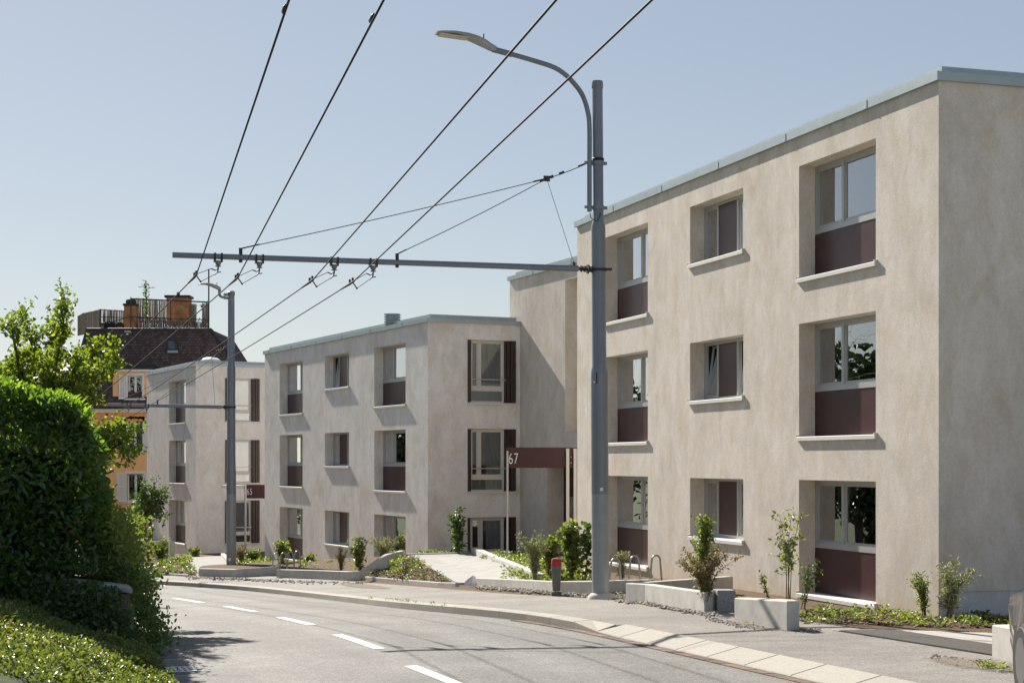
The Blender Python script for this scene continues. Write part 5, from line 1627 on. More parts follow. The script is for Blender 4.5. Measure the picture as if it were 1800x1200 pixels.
HA, HB, HH = 3.6, 6.0, hz1 - hz0
u, d = rbox(n, HA, HB, HH, .5)
# the hedge leans outward lower down
bulge = .16 * (1 - u[:, 2] / HH)
dis = .16 * lump(u, 2.6, 3) + .10 * lump(u, 6, 1) - np.abs(rng.normal(0, .13, n)) + bulge * (u[:, 2] / HH < .6)
u = u + d * dis[:, None]
u[:, 2] *= 1 - .20 * np.clip(.95 - u[:, 1], 0, 1.2) ** 2 - .02 * np.clip(u[:, 1] - 2, 0, 9)
pw = hw(u[:, 0], u[:, 1], u[:, 2] / HH)
dw = np.stack([HT[0] * d[:, 0] + HN[0] * d[:, 1], HT[1] * d[:, 0] + HN[1] * d[:, 1], d[:, 2]], 1)
ax = unit(dw * .7 + rdir(n, .35) * .8); nr = unit(dw + rdir(n, .3) * .8)
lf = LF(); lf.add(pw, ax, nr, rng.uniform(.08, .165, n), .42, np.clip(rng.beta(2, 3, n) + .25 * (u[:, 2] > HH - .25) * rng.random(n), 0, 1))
# upright young shoots on the crown
for k in range(230):
    a, b = rng.uniform(0.05, HA), rng.uniform(0.05, HB)
    if k < 150: a = rng.uniform(.05, .9)
    c = HH * (1 - .20 * max(0, .95 - b) ** 2 - .02 * max(0, b - 2)) - .05 - (max(0, .4 - a) ** 2) * .9 + .16 * float(lump(np.array([[a, b, HH]]), 2.6, 3)[0])
    base = hw(np.array([a]), np.array([b]), np.array([c / HH]))[0]; m = rng.integers(5, 10)
    ang = rng.random(m) * 6.28; el = np.stack([np.cos(ang) * .75, np.sin(ang) * .75, rng.uniform(.5, 1.4, m)], 1)
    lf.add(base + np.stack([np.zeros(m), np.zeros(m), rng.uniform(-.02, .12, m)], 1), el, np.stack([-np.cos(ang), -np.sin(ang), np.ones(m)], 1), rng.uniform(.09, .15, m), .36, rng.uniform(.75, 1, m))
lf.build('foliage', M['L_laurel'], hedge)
# solid dark box added inside so that no light comes through the middle
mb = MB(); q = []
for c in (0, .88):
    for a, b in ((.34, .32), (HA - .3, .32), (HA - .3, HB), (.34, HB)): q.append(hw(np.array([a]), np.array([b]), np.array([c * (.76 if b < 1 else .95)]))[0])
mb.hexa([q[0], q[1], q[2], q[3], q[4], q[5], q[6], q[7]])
mb.build('dark_core', M['hedge_core'], hedge)

# ---- old stone garden wall under the hedge ---------------------------------
wt = EYE - (1031 - HY) / F * 20.5
wc = np.array([*P(229, 1060, 20.5).xy]); wl_ = np.array([-.93, .37]); wl_ /= np.linalg.norm(wl_)
gw = empty('garden_wall', (float(wc[0]), float(wc[1]), 0), 'old stone garden wall overgrown with ivy below the laurel hedge', 'wall')
mb = MB()
def wallstone(a0, a1, z0, z1, along, back):
    o = Vector((float(wc[0]), float(wc[1]), 0)); al = Vector((*along, 0)); bk = Vector((*back, 0))
    j = random.uniform(-.012, .012)
    c = [o + al * a0 + bk * j, o + al * a1 + bk * j, o + al * a1 + bk * .4, o + al * a0 + bk * .4]
    mb.cur = random.random(); mb.cbox([(p.x, p.y, z0) for p in c] + [(p.x, p.y, z1) for p in c], .015)
zlow = -.9
for run, (al, bk, L) in enumerate(((wl_, np.array([wl_[1] * -1, wl_[0]]) * -1, 6.0), (HT, HN, 10.0))):
    if run == 0: bk = HT
    zt0 = wt - .09; h = .16; row = 0; z = zlow
    while z < zt0 + (.62 if run == 0 else 0):
        a = 0 if row % 2 == 0 else -.0; hh_ = h
        while a < L:
            l = random.uniform(.26, .48)
            top = zt0 + (0.10 * max(0, a - .3) if run == 0 else -0.05 * a)
            if z + hh_ <= top + .02:
                if run == 0 or a > .41 or True: wallstone(max(a, .41 if run == 1 else 0) + .006, a + l - .006 if a + l > .42 else .43, z + .005, z + hh_ - .005, al, bk)
            a += l
        z += hh_; row += 1
mb.build('stonework', M['wallstone'], gw)
mb = MB(); o = Vector((float(wc[0]), float(wc[1]), 0)); al = Vector((*wl_, 0)); bk = Vector((*HT, 0))
c = [o + al * -.03 - bk * .04, o + al * .9 - bk * .02, o + al * .9 + bk * .45, o + al * -.03 + bk * .45]
mb.cbox([(p.x, p.y, wt - .075 + (.06 if i in (1, 2) else 0)) for i, p in enumerate(c)] + [(p.x, p.y, wt + (.07 if i in (1, 2) else 0)) for i, p in enumerate(c)], .02)
mb.build('capstone', M['capstone'], gw)
# ivy over the wall: front face, crown and the road side
lf = LF()
n = 9500
a = rng.uniform(.0, 6.0, n); zz = rng.random(n)
ftop = wt + .10 * a
bare = (a < .16) & (zz > .80)
fb = np.array([gz_l for gz_l in np.zeros(n)])
zlo = -.35 + .24 * a
z_ = zlo + (ftop - zlo) * zz ** .9
dep = -np.abs(rng.normal(0, .09, n)) - .03 - .10 * (1 + lump(np.stack([a, z_, z_], 1), 3.1, 2)) * .8
p = np.stack([wc[0] + wl_[0] * a + HT[0] * dep, wc[1] + wl_[1] * a + HT[1] * dep, z_], 1)
hole = (lump(np.stack([a * 1.3, z_ * 2, z_ * 0], 1), 2.2, 5) > .45) & (a > 4.1)
keep = ~bare & ~hole
out = np.array([-HT[0], -HT[1], .15])
m = keep.sum()
lf.add(p[keep], unit(out * .5 + rdir(m, -.5)), unit(out + rdir(m) * .7), rng.uniform(.035, .085, m), .75, rng.beta(1.6, 3.2, m))
# tumbling over the road side
n = 5200
b = rng.uniform(-.1, 6, n); zz = rng.random(n)
z_ = -.42 + (wt + .42 + .15) * zz
outd = np.abs(rng.normal(0, .11, n)) + .08 + .16 * np.clip(1 + lump(np.stack([b, z_, z_], 1), 3.0, 7), 0, 2) * (.4 + .6 * np.sin(np.clip(zz, 0, 1) * 3.1))
p = np.stack([wc[0] + HT[0] * b - HN[0] * outd, wc[1] + HT[1] * b - HN[1] * outd, z_], 1)
out = np.array([-HN[0], -HN[1], .1])
lf.add(p, unit(out * .4 + rdir(n, -.4)), unit(out + rdir(n) * .8), rng.uniform(.035, .075, n), .75, rng.beta(2, 2.4, n))
# mixed growth along the wall top under the hedge
n = 5200
a = rng.uniform(-.15, 6.0, n); bk_ = rng.uniform(-.12, .75, n)
h = np.abs(rng.normal(0, .16, n)) + .02
p = np.stack([wc[0] + wl_[0] * a + HT[0] * bk_, wc[1] + wl_[1] * a + HT[1] * bk_, wt + .04 + .10 * a + h], 1)
kk = ~((a < .5) & (bk_ < .35))
lf.add(p[kk], rdir(kk.sum(), .5), rdir(kk.sum(), 1.2), rng.uniform(.04, .11, kk.sum()), .42, rng.beta(1.8, 2.6, kk.sum()))
n = 2600; b = rng.uniform(-.1, 4, n); h = rng.random(n) ** 1.4 * 1.0; o_ = rng.normal(.0, .12, n) + .10 * (1 - h)
p = np.stack([wc[0] + HT[0] * b - HN[0] * o_, wc[1] + HT[1] * b - HN[1] * o_, wt + h - .1], 1); kk = ~((b < .5) & (h < .35) & (o_ < .1))
lfs = LF(); lfs.add(p[kk], rdir(kk.sum(), .2), unit(out + rdir(kk.sum()) * .8), rng.uniform(.05, .10, kk.sum()), .6, rng.beta(2, 2, kk.sum()))
lfs.build('climber', M['L_shrub'], gw)  # brighter leaf colour stands in for sunlight on the road-side growth
iv = lf.build('ivy', M['L_ivy'], gw)
tag_iv = iv
# dark mat of stems behind the ivy leaves
mb = MB()
for k in range(160):
    a = random.uniform(.1, 5.8); z1 = wt + .1 * a - random.uniform(0, .2); z0 = z1 - random.uniform(.4, 1.3)
    pts = []
    for i in range(6):
        t = i / 5; aa = a + random.uniform(-.08, .08); q = wc + wl_ * aa - HT * (.04 + random.random() * .05); pts.append((q[0], q[1], z1 + (z0 - z1) * t))
    mb.tube(pts, .006, 4, cap=False)
mb.build('ivy_stem', M['bark'], gw)
q = P(107, 1043, 21.4); mb = MB(); fd = Vector((.2, -1, .35)).normalized()
mb.tube([q, q + fd * .03], [.006, .034], 10); mb.build('flower', M['flower'], gw)

# ---- ground cover on the bank ---------------------------------------------
n = 62000
d_ = -(ROADW + .10 + rng.random(n) ** 1.1 * 7.5); s_lo = sd(*P(60, 1195, 15.2).xy)[0] - 2.5; s_ = s_lo + rng.random(n) * (S_WALL + .1 + .80 * np.maximum(0, -d_ - ROADW - .12) - s_lo)
px = np.array([kp(a, b) for a, b in zip(s_, d_)])
zz = np.array([zleft(a, b, c[0], c[1]) for a, b, c in zip(s_, d_, px)])
pp = np.stack([px[:, 0], px[:, 1], zz], 1)
hgt = .10 + .09 * lump(pp, 3.3, 1) + .05 * lump(pp, 8, 4)
pp[:, 2] += hgt - np.abs(rng.normal(0, .045, n)) + .0
keep = lump(pp, 5.0, 9) > -.85
pp = pp[keep]; m = len(pp)
lf = LF(); lf.add(pp, rdir(m, .25), rdir(m, 1.6), rng.uniform(.028, .062, m), .62, np.clip(rng.beta(2.2, 2.2, m) + .12 * lump(pp, 1.7, 2), 0, 1))
k_ = rng.choice(m, 1500); gq = pp[k_] + np.array([0, 0, -.02])
lf.add(gq, rdir(1500, 1.2), rdir(1500, .2), rng.uniform(.06, .14, 1500), .07, rng.random(1500), .02, .25)      # grass blades
k_ = rng.choice(m, 1200); lf.add(pp[k_] + np.array([0, 0, .01]), rdir(1200, .2), rdir(1200, 1.2), rng.uniform(.05, .08, 1200), .7, rng.beta(2, 2, 1200))
dry = LF(); k_ = rng.choice(m, 420); dry.add(pp[k_] + np.array([0, 0, .015]), rdir(420), rdir(420, 2), rng.uniform(.03, .07, 420), .6)
tag(dry.build('fallen_leaves', M['L_dry']), 'dry brown leaves lying on the ground cover at the lower left', 'fallen leaves', kind='stuff')
gc = lf.build('ground_cover', M['L_cover']); tag(gc, 'low leafy ground cover on the bank at the lower left, half in sun', 'ground cover', kind='stuff')
# weeds at the gutter edge
lf = LF(); 
for px_, py_, nn_ in ((258, 1192, 260), (243, 1160, 220), (250, 1130, 200), (236, 1196, 160)):
    q = gpix(px_, py_); pr_ = np.array(q) + rng.normal(0, 1, (nn_, 3)) * [.16, .2, .0] + np.stack([np.zeros(nn_)] * 2 + [np.abs(rng.normal(0, .09, nn_))], 1)
    pr_[:, 0] -= .12
    lf.add(pr_, rdir(nn_, .4), rdir(nn_, 1), rng.uniform(.03, .07, nn_), .55, rng.beta(2, 2.5, nn_))
tag(lf.build('weeds', M['L_ivy']), 'small weeds along the gutter at the foot of the ivy covered wall', 'weeds', kind='stuff')

# ---- trees -------------------------------------------------------------------
def grow(mb, p, d, L, r, depth, tips, spread=.6, upb=.15, minr=.004, nseg=4, kids=(2, 4), wob=.16):
    pts = [Vector(p)]; dd = Vector(d).normalized()
    for i in range(nseg):
        dd = (dd + Vector((random.gauss(0, wob), random.gauss(0, wob), random.gauss(0, wob) + upb * .3))).normalized()
        pts.append(pts[-1] + dd * (L / nseg))
    rs = [max(minr, r * (1 - .55 * i / nseg)) for i in range(nseg + 1)]
    mb.tube(pts, rs, 7 if r > .03 else 5, cap=False)
    if depth == 0:
        tips.append(pts); return
    if depth <= 2: tips.append(pts[1:])
    for k in range(random.randint(*kids)):
        i = random.randint(max(1, nseg // 2), nseg); q = pts[i]
        nd = (dd + Vector((random.gauss(0, spread), random.gauss(0, spread), random.gauss(0, spread * .7) + upb))).normalized()
        grow(mb, q, nd, L * random.uniform(.55, .8), rs[i] * .65, depth - 1, tips, spread, upb, minr, nseg, kids, wob)
def leaves_on(tips, per, size, lf, spread=.05, wr=.6, droop_dir=-.2, tint=(2, 2)):
    for pts in tips:
        for a, b in zip(pts, pts[1:]):
            n_ = max(1, int(per * (b - a).length)); t = rng.random(n_)[:, None]
            q = np.array(a) * (1 - t) + np.array(b) * t + rng.normal(0, spread, (n_, 3))
            lf.add(q, rdir(n_, droop_dir) + np.array((b - a).normalized()) * .6, rdir(n_, 1.0), rng.uniform(size * .7, size * 1.25, n_), wr, rng.beta(*tint, n_))
# sunlit tree behind the hedge: several stems fanning out
tb = P(60, 860, 27.5)
tr = empty('sunlit_tree', (tb.x, tb.y, tb.z - 1.8), 'loose yellow green sunlit tree rising behind the laurel hedge', 'tree')
mb = MB(); lf = LF(); tips = []
mb.tube([(tb.x, tb.y, tb.z - 2.0), (tb.x, tb.y, tb.z - .8), (tb.x + .02, tb.y, tb.z)], [.16, .13, .11], 10)
random.seed(21)
dyt = 58
targets = [(112, 512), (60, 545), (22, 525), (90, 590), (-35, 560), (150, 600), (196, 622), (150, 655), (120, 690), (185, 755), (212, 772), (130, 640), (40, 600), (10, 640), (140, 705), (-60, 600), (95, 555), (150, 565), (205, 760), (165, 775)]
for i, (x, y) in enumerate(targets):
    e = P(x, y + (dyt if y < 620 else 8), 27.5 + random.uniform(-1.1, 1.0)); s0 = Vector((tb.x, tb.y, tb.z - random.uniform(0, .5)))
    mid = s0.lerp(e, .5) + Vector((0, 0, .25 if x < 160 else .12)); path = bez([s0, mid, e], 7)
    k = len(path); mb.tube(path, [.055 * (1 - .85 * j_ / k) + .005 for j_ in range(k)], 7, cap=False)
    tips.append(path[int(k * .55):])
    for j_ in range(int(k * .35), k):
        for q in range(2 if j_ < k - 2 else 3):
            dd = (path[min(j_ + 1, k - 1)] - path[j_ - 1]).normalized()
            grow(mb, path[j_], dd + Vector((random.gauss(0, .7), random.gauss(0, .7), random.gauss(0.0, .5))), random.uniform(.18, .42), .009, 1, tips, .6, .1, .003, 3, (1, 3))
leaves_on(tips, 66, .074, lf, .045, .72)
mb.build('trunk', M['bark'], tr, smooth=True); lf.build('crown', M['L_tree'], tr)
def broad_tree(name, label, base, h, rad, leaf, n_l, mat, group=None, trunk_r=.2, seed=1, crown0=.25, cat='tree', ov=(1, 1, 1)):
    random.seed(seed)
    t = empty(name, base, label, cat, group)
    mb = MB(); tips = []; lf = LF(); b = Vector(base)
    mb.tube([b + Vector((0, 0, -.4)), b + Vector((.03, 0, h * crown0)), b + Vector((0, 0, h * .62))], [trunk_r, trunk_r * .8, trunk_r * .35], 9, cap=False)
    for k in range(9):
        z = h * (crown0 + (.75 - crown0) * k / 9); a = k * 2.4 + random.random()
        grow(mb, b + Vector((0, 0, z)), Vector((math.cos(a), math.sin(a), .55)), rad * .75, trunk_r * .35, 2, tips, .6, .2)
    mb.build('trunk', M['bark'], t, smooth=True)
    c = np.array(b) + np.array([0, 0, h * (crown0 + 1) / 2]); hz_ = h * (1 - crown0) / 2
    nl = 26; cl = rdir(nl) * rng.uniform(.45, .95, nl)[:, None] * np.array([rad, rad, hz_]) * .82
    per = n_l // nl
    for q in cl:
        rr = rng.uniform(.28, .46) * rad
        v = rdir(per) * (rng.random(per) ** .4)[:, None] * rr * np.array([1, 1, .75])
        pt_ = c + q + v; o_ = unit(v + 1e-6)
        lf.add(pt_, unit(o_ * .4 + rdir(per, -.2)), unit(o_ * .6 + rdir(per, .6)), rng.uniform(leaf * .7, leaf * 1.3, per), .62, rng.beta(2, 2, per))
    lf.build('crown', mat, t)
    return t
# small tree by the orange house
b = P(263, 952, 74)
sm = empty('small_tree', b, 'small dark green tree on the garden wall by the orange house', 'tree')
mb = MB(); tips = []; lf = LF(); random.seed(5)
mb.tube(bez([b + Vector((0, 0, -.5)), b + Vector((.05, 0, .6)), P(264, 920, 74), P(262, 895, 74)], 5), [.12 - .004 * i for i in range(16)], 9, cap=False)
mb.tube([P(263, 938, 74), P(270, 928, 73.8)], [.07, .05], 7)
for (x, y) in ((285, 862), (275, 870), (258, 868), (284, 882), (240, 893), (248, 880), (286, 900), (262, 880), (232, 905), (276, 905), (252, 905), (268, 858)):
    path = bez([P(263, 905 + random.uniform(-8, 10), 74), P((263 + x) / 2, (900 + y) / 2 - 3, 74 + random.uniform(-.5, .5)), P(x, y, 74 + random.uniform(-.8, .8))], 5)
    mb.tube(path, [.04 - .003 * i for i in range(len(path))], 6, cap=False); tips.append(path[3:])
    for j_ in range(4, len(path), 1):
        grow(mb, path[j_], Vector((random.gauss(0, .6), random.gauss(0, .6), random.gauss(.1, .5))), random.uniform(.3, .6), .012, 1, tips, .6, .1, .004, 3, (1, 3))
leaves_on(tips, 26, .13, lf, .09, .62, tint=(2, 2.6))
mb.build('trunk', M['bark'], sm, smooth=True); lf.build('crown', M['L_dark'], sm)
b = P(232, 948, 88); broad_tree('garden_bush', 'dark bush at the foot of the orange house behind the small tree', (b.x, b.y, b.z - .5), 2.4, 1.1, .12, 2600, M['L_dark'], None, .06, 3, .05, 'bush')
# trees across the road: hidden from the camera by hedge and frame, mirrored in the panes
for i, (x, y, zb, h, rd, n_, lb) in enumerate(((-20.5, 54, -1.2, 8.2, 3.3, 2600, 'round dark tree across the road, nearest of the trees outside the left edge'), (-23.5, 60, -1.5, 9.5, 3.6, 2600, 'tall dark tree across the road, outside the left edge'),
        (-28, 66, -1.7, 8.8, 3.6, 2400, 'broad dark tree behind the others across the road, outside the left edge'), (-25.5, 77, -2.0, 9.6, 3.2, 2600, 'dark tree behind the sunlit tree, mostly hidden by its leaves'), (-31, 85, -2.2, 10.5, 3.8, 2400, 'dark tree far left beyond the sunlit tree, outside the view'))):
    broad_tree('garden_tree', lb, (x, y, zb), h, rd, .36, int(n_ * 1.5), M['L_far'], 'trees across the road', .2, 31 + i, .14)
for i, (x, y, h, rd) in enumerate(((-11.9, 38.5, 3.0, 1.5), (-13.6, 43, 3.3, 1.7), (-15.6, 48, 3.4, 1.8))):
    broad_tree('garden_bush', ['rounded bush nearest behind the laurel hedge, hidden by it', 'middle rounded bush behind the laurel hedge, hidden by it', 'farthest rounded bush behind the laurel hedge, hidden by it'][i], (x, y, -.6 - .25 * i), h, rd, .24, 3200, M['L_far'], 'bushes behind the hedge', .07, 51 + i, .05, 'bush')
def conifer(label, base, h, rad, seed):
    random.seed(seed); t = empty('conifer_tree', base, label, 'tree'); mb = MB(); lf = LF(); b = Vector(base)
    mb.tube([b, b + Vector((0, 0, h * .6)), b + Vector((0, 0, h))], [.25, .14, .03], 8)
    for k in range(26):
        z = h * (.1 + .88 * k / 26); rr = rad * (1 - (z / h)) ** .8 + .15
        for q in range(6):
            a = q * 1.047 + k * .7 + random.random() * .4; e = b + Vector((math.cos(a) * rr, math.sin(a) * rr, z - rr * .25))
            mb.tube([b + Vector((0, 0, z)), e], [.03, .01], 4, cap=False)
            n_ = 16; tt = rng.random(n_)[:, None] ** .6
            p_ = np.array(b + Vector((0, 0, z))) * (1 - tt) + np.array(e) * tt + rng.normal(0, .12, (n_, 3))
            lf.add(p_, rdir(n_, -.5) + np.array([math.cos(a), math.sin(a), 0]) * .8, rdir(n_, 1), rng.uniform(.25, .5, n_), .35)
    mb.build('trunk', M['bark'], t); lf.build('crown', M['L_far'], t)
conifer('tall dark conifer across the road mirrored in the upper panes, outside the view', (-28.5, 73, -1.9), 17, 2.8, 3)

# ---- shrubs -------------------------------------------------------------------
def shrub(name, label, base, h, w, stems, per, leaf, mat, wr=.5, lean=.0, top=.35, seed=0, stemr=.008, group='young shrubs in the street beds', twigs=3, sm='stem', low=.15, upb=.15):
    random.seed(seed); base = Vector(base)
    t = empty(name, base, label, 'shrub', group)
    mb = MB(); lf = LF(); tips = []
    for k in range(stems):
        a = 2 * math.pi * (k + random.random() * .6) / stems; rr = w / 2 * random.uniform(.35, 1.0)
        e = base + Vector((math.cos(a) * rr + lean, math.sin(a) * rr * .8, h * random.uniform(.62, 1.0) if k else h))
        if k == 0: e = base + Vector((lean, 0, h))
        m_ = base.lerp(e, .5) + Vector((-math.cos(a) * rr * .18, -math.sin(a) * rr * .15, h * .06))
        path = bez([base + Vector((math.cos(a) * .03, math.sin(a) * .03, -.08)), m_, e], 7); n_ = len(path)
        mb.tube(path, [stemr * (1 - .7 * i / n_) for i in range(n_)], 5, cap=False)
        st_ = int(n_ * low); tips.append(path[max(1, int(n_ * top)):])
        for i in range(max(1, st_), n_):
            for q in range(twigs):
                if random.random() < .6:
                    grow(mb, path[i], Vector((random.gauss(0, .8), random.gauss(0, .8), random.gauss(.35, .5))), h * random.uniform(.06, .17), stemr * .4, 0, tips, .5, upb, .002, 3)
    leaves_on(tips, per * (.62 if base.y < 34 else .48), leaf * 1.06, lf, leaf * .45, wr, tint=(2, 2))
    mb.build('stem', M[sm], t); lf.build('foliage', M[mat], t)
    return t
def g0(x, y): return gpix(x, y)
def at(x, y, Y): return P(x, y, Y)
def hgt(y0, y1, Y): return (y0 - y1) / F * Y
Yv = 25.6
b = at(1240, 1050, Yv); shrub('shrub', 'dense brownish shrub with a tall green spire inside the V shaped planter', b, hgt(1050, 965, Yv), 1.15, 15, 44, .05, 'L_brown', .45, 0, .3, 1, twigs=4)
b2_ = at(1241, 1046, Yv + .1); shrub('leafy_shoot', 'bright green leafy spire rising out of the brownish shrub', b2_, hgt(1046, 908, Yv), .16, 4, 95, .062, 'L_shrub', .5, -.02, .45, 2, twigs=4, low=.4)
b = at(1385, 1062, 24.0); shrub('shrub', 'tall thin stemmed shrub with yellow green leaves left of the right ground floor window', b, hgt(1062, 905, 24), .42, 6, 34, .068, 'L_shrub', .55, .05, .42, 3, twigs=2, low=.4)
b = at(1412, 1060, 24.2); shrub('shrub', 'small arching dark green shrub before the right ground floor window sill', b, hgt(1060, 985, 24), .42, 4, 36, .05, 'L_dark', .5, .18, .3, 33, twigs=2)
b = at(1352, 1052, 24.6); shrub('shrub', 'little bent yellow green sprig in front of the plaster wall', b, hgt(1052, 1010, 24.6), .2, 2, 46, .05, 'L_shrub', .5, -.12, .2, 4, twigs=2)
b = at(1668, 1075, 23.5); shrub('shrub', 'feathery grey green shrub at the outer corner of the nearest block', b, hgt(1075, 985, 23.5), .95, 8, 62, .066, 'L_grey', .30, .1, .15, 5, twigs=4)
b = at(1625, 1072, 23.9); shrub('shrub', 'lower grey green shrub left of the feathery one at the block corner', b, hgt(1072, 1010, 23.9), .32, 6, 60, .055, 'L_shrub', .35, -.05, .15, 6, twigs=3)
b = at(1005, 1012, 35.5); shrub('shrub', 'climber like shrub with big round leaves right of the hydrant', b, hgt(1012, 920, 35.5), .55, 7, 24, .125, 'L_shrub', .8, .02, .3, 7, twigs=2)
b = at(1030, 1010, 35.2); shrub('shrub', 'narrow big leaved shrub close to the left side of the near mast', b, hgt(1010, 925, 35.2), .22, 3, 20, .12, 'L_dark', .8, .08, .3, 17, twigs=1)
b = at(940, 1012, 36); shrub('shrub', 'grey green feathery shrub left of the hydrant in the long planter', b, hgt(1012, 938, 36), .75, 12, 58, .055, 'L_grey', .4, 0, .15, 8, twigs=4)
b = at(968, 1008, 37); shrub('shrub', 'fresh green shrub right behind the red cap of the hydrant', b, hgt(1008, 945, 37), .55, 8, 40, .085, 'L_shrub', .6, 0, .25, 9, twigs=3)
b = at(805, 975, 51.3); shrub('shrub', 'slim upright green shrub left of the dark framed ground floor doors', b, hgt(975, 895, 51.3), .5, 5, 30, .11, 'L_dark', .65, 0, .25, 10, twigs=3)
b = at(600, 1000, 51); shrub('shrub', 'bare brownish shrub under the ground floor middle window of the middle block', b, hgt(1000, 962, 51), .55, 10, 40, .05, 'L_brown', .35, 0, .3, 11, twigs=3)
b = at(632, 1002, 49.5); shrub('shrub', 'yellow green leafy shrub before the middle block between two greyish shrubs', b, hgt(1002, 945, 49.5), .65, 6, 28, .10, 'L_shrub', .6, 0, .25, 12, twigs=3)
b = at(675, 988, 49.8); shrub('shrub', 'broad silvery shrub at the top of the mulch bank by the low window', b, hgt(988, 942, 49.8), 1.1, 16, 60, .06, 'L_grey', .3, 0, .15, 13, twigs=4)
b = at(497, 1000, 57); shrub('shrub', 'slender green shrub behind the far bicycle hoops', b, hgt(1000, 952, 57), .5, 5, 26, .12, 'L_shrub', .7, 0, .25, 14, twigs=2)
b = at(545, 995, 56); shrub('shrub', 'low sparse green shrub at the foot of the middle block wall', b, hgt(995, 975, 56), .6, 5, 26, .09, 'L_shrub', .6, 0, .25, 15, twigs=2)
b = at(424, 996, 62); shrub('shrub', 'brown grey shrub directly right of the far mast', b, hgt(996, 958, 62), .6, 10, 52, .07, 'L_brown', .35, 0, .15, 16, twigs=3)
b = at(446, 994, 63); shrub('shrub', 'bright yellow green low shrub near the far mast under canopy 65', b, hgt(994, 966, 63), .9, 9, 40, .10, 'L_shrub', .6, 0, .2, 18, twigs=3)
b = at(282, 990, 66); shrub('shrub', 'loose green shrub beside the thin white marker post', b, hgt(990, 948, 66), 1.0, 9, 34, .11, 'L_shrub', .5, .1, .2, 19, twigs=3)
b = at(262, 988, 67); shrub('shrub', 'pale grey shrub below the small tree near the orange house', b, hgt(988, 950, 67), .9, 12, 60, .07, 'L_grey', .3, 0, .15, 20, twigs=3)
b = at(345, 980, 68); shrub('shrub', 'low green shrub at the corner foot of the farthest block', b, hgt(980, 963, 68), .9, 6, 34, .10, 'L_shrub', .6, 0, .2, 22, twigs=2)
b = at(228, 960, 36); shrub('shrub', 'bright yellow green saplings at the hedge end beside the road', Vector((b.x, b.y, b.z - .4)), hgt(960, 900, 36) + .4, .6, 6, 22, .10, 'L_shrub', .55, 0, .25, 23, twigs=2)
b = at(1092, 1012, 34); shrub('shrub', 'wispy grey green shrub behind the bicycle hoops by the near mast', b, hgt(1012, 968, 34), .5, 8, 40, .05, 'L_grey', .3, .03, .2, 24, twigs=3)

# ---- planted beds: small leafy plants, bark chips and pebbles ----------------------
def scatter_poly(pts, n):
    """random points in a quad / triangle given by world points, z interpolated"""
    pts = [np.array(p) for p in pts]
    if len(pts) == 3:
        a, b = rng.random((2, n)); f = a + b > 1; a[f], b[f] = 1 - a[f], 1 - b[f]
        return pts[0] + a[:, None] * (pts[1] - pts[0]) + b[:, None] * (pts[2] - pts[0])
    a, b = rng.random((2, n)); a, b = a[:, None], b[:, None]
    return (pts[0] * (1 - a) + pts[1] * a) * (1 - b) + (pts[3] * (1 - a) + pts[2] * a) * b
def bed(label, pts, nclump, size, mat, chips=0, ground=True, hmul=1.0, chip=.03, name='bed_plants'):
    lf = LF()
    c = scatter_poly(pts, nclump)
    if ground: c[:, 2] = [gz(p[0], p[1]) for p in c]
    for q in c:
        m = rng.integers(8, 22); s_ = size * rng.uniform(.6, 1.3)
        ang = rng.random(m) * 6.28; r_ = rng.random(m) * s_ * 1.6
        p = q + np.stack([np.cos(ang) * r_, np.sin(ang) * r_, rng.random(m) * s_ * 1.6 * hmul], 1)
        lf.add(p, np.stack([np.cos(ang), np.sin(ang), rng.uniform(0, .9, m)], 1), rdir(m, 1.4), rng.uniform(s_ * .7, s_ * 1.3, m), .6, np.clip(rng.beta(2, 2, m) + rng.normal(0, .12), 0, 1))
    tag(lf.build(name, M[mat]), label, 'bed plants', kind='stuff')
    if chips: stones('bark chips and clods on the soil, ' + label.split(', ')[-1], 'mulch', scatter_poly(pts, chips), chip, 'chips', ground, flat=.45)
def stones(label, name, p, size, mat, ground=True, flat=.7):
    p = np.asarray(p, float).copy(); n = len(p)
    if ground: p[:, 2] = [gz(q[0], q[1]) for q in p]
    base = np.array([[1, 0, 0], [-1, 0, 0], [0, 1, 0], [0, -1, 0], [0, 0, 1], [0, 0, -1], [.62, .62, .45], [-.62, .62, .45], [-.62, -.62, .45], [.62, -.62, .45]], float)
    F_ = [(0, 6, 9), (2, 7, 6), (1, 8, 7), (3, 9, 8), (4, 6, 7), (4, 7, 8), (4, 8, 9), (4, 9, 6), (5, 2, 0), (5, 1, 2), (5, 3, 1), (5, 0, 3), (0, 2, 6), (2, 1, 7), (1, 3, 8), (3, 0, 9)]
    sc = rng.uniform(.55, 1.45, (n, 1)) * size * np.stack([rng.uniform(.7, 1.3, n), rng.uniform(.7, 1.2, n), rng.uniform(.6, 1.1, n) * flat], 1)
    a = rng.random(n) * 6.28; ca, sa = np.cos(a), np.sin(a)
    v = base[None] * rng.uniform(.78, 1.15, (n, 10, 1)) * sc[:, None]
    x = v[..., 0] * ca[:, None] - v[..., 1] * sa[:, None]; y = v[..., 0] * sa[:, None] + v[..., 1] * ca[:, None]
    tl = rng.normal(0, .3, (n, 1))
    z = v[..., 2] + x * tl
    V = np.stack([x, y, z], -1) + p[:, None] + np.array([0, 0, size * .25])
    me = bpy.data.meshes.new(name); fs = (np.array(F_)[None] + np.arange(n)[:, None, None] * 10).reshape(-1, 3)
    me.from_pydata(V.reshape(-1, 3).tolist(), [], fs.tolist())
    at_ = me.attributes.new('tint', 'FLOAT', 'FACE'); at_.data.foreach_set('value', np.repeat(rng.random(n), 16))
    me.materials.append(M[mat]); o = bpy.data.objects.new(name, me); link(o)
    return tag(o, label, 'stones' if mat == 'stone' else 'mulch', kind='stuff')
G = lambda x, y: gpix(x, y)
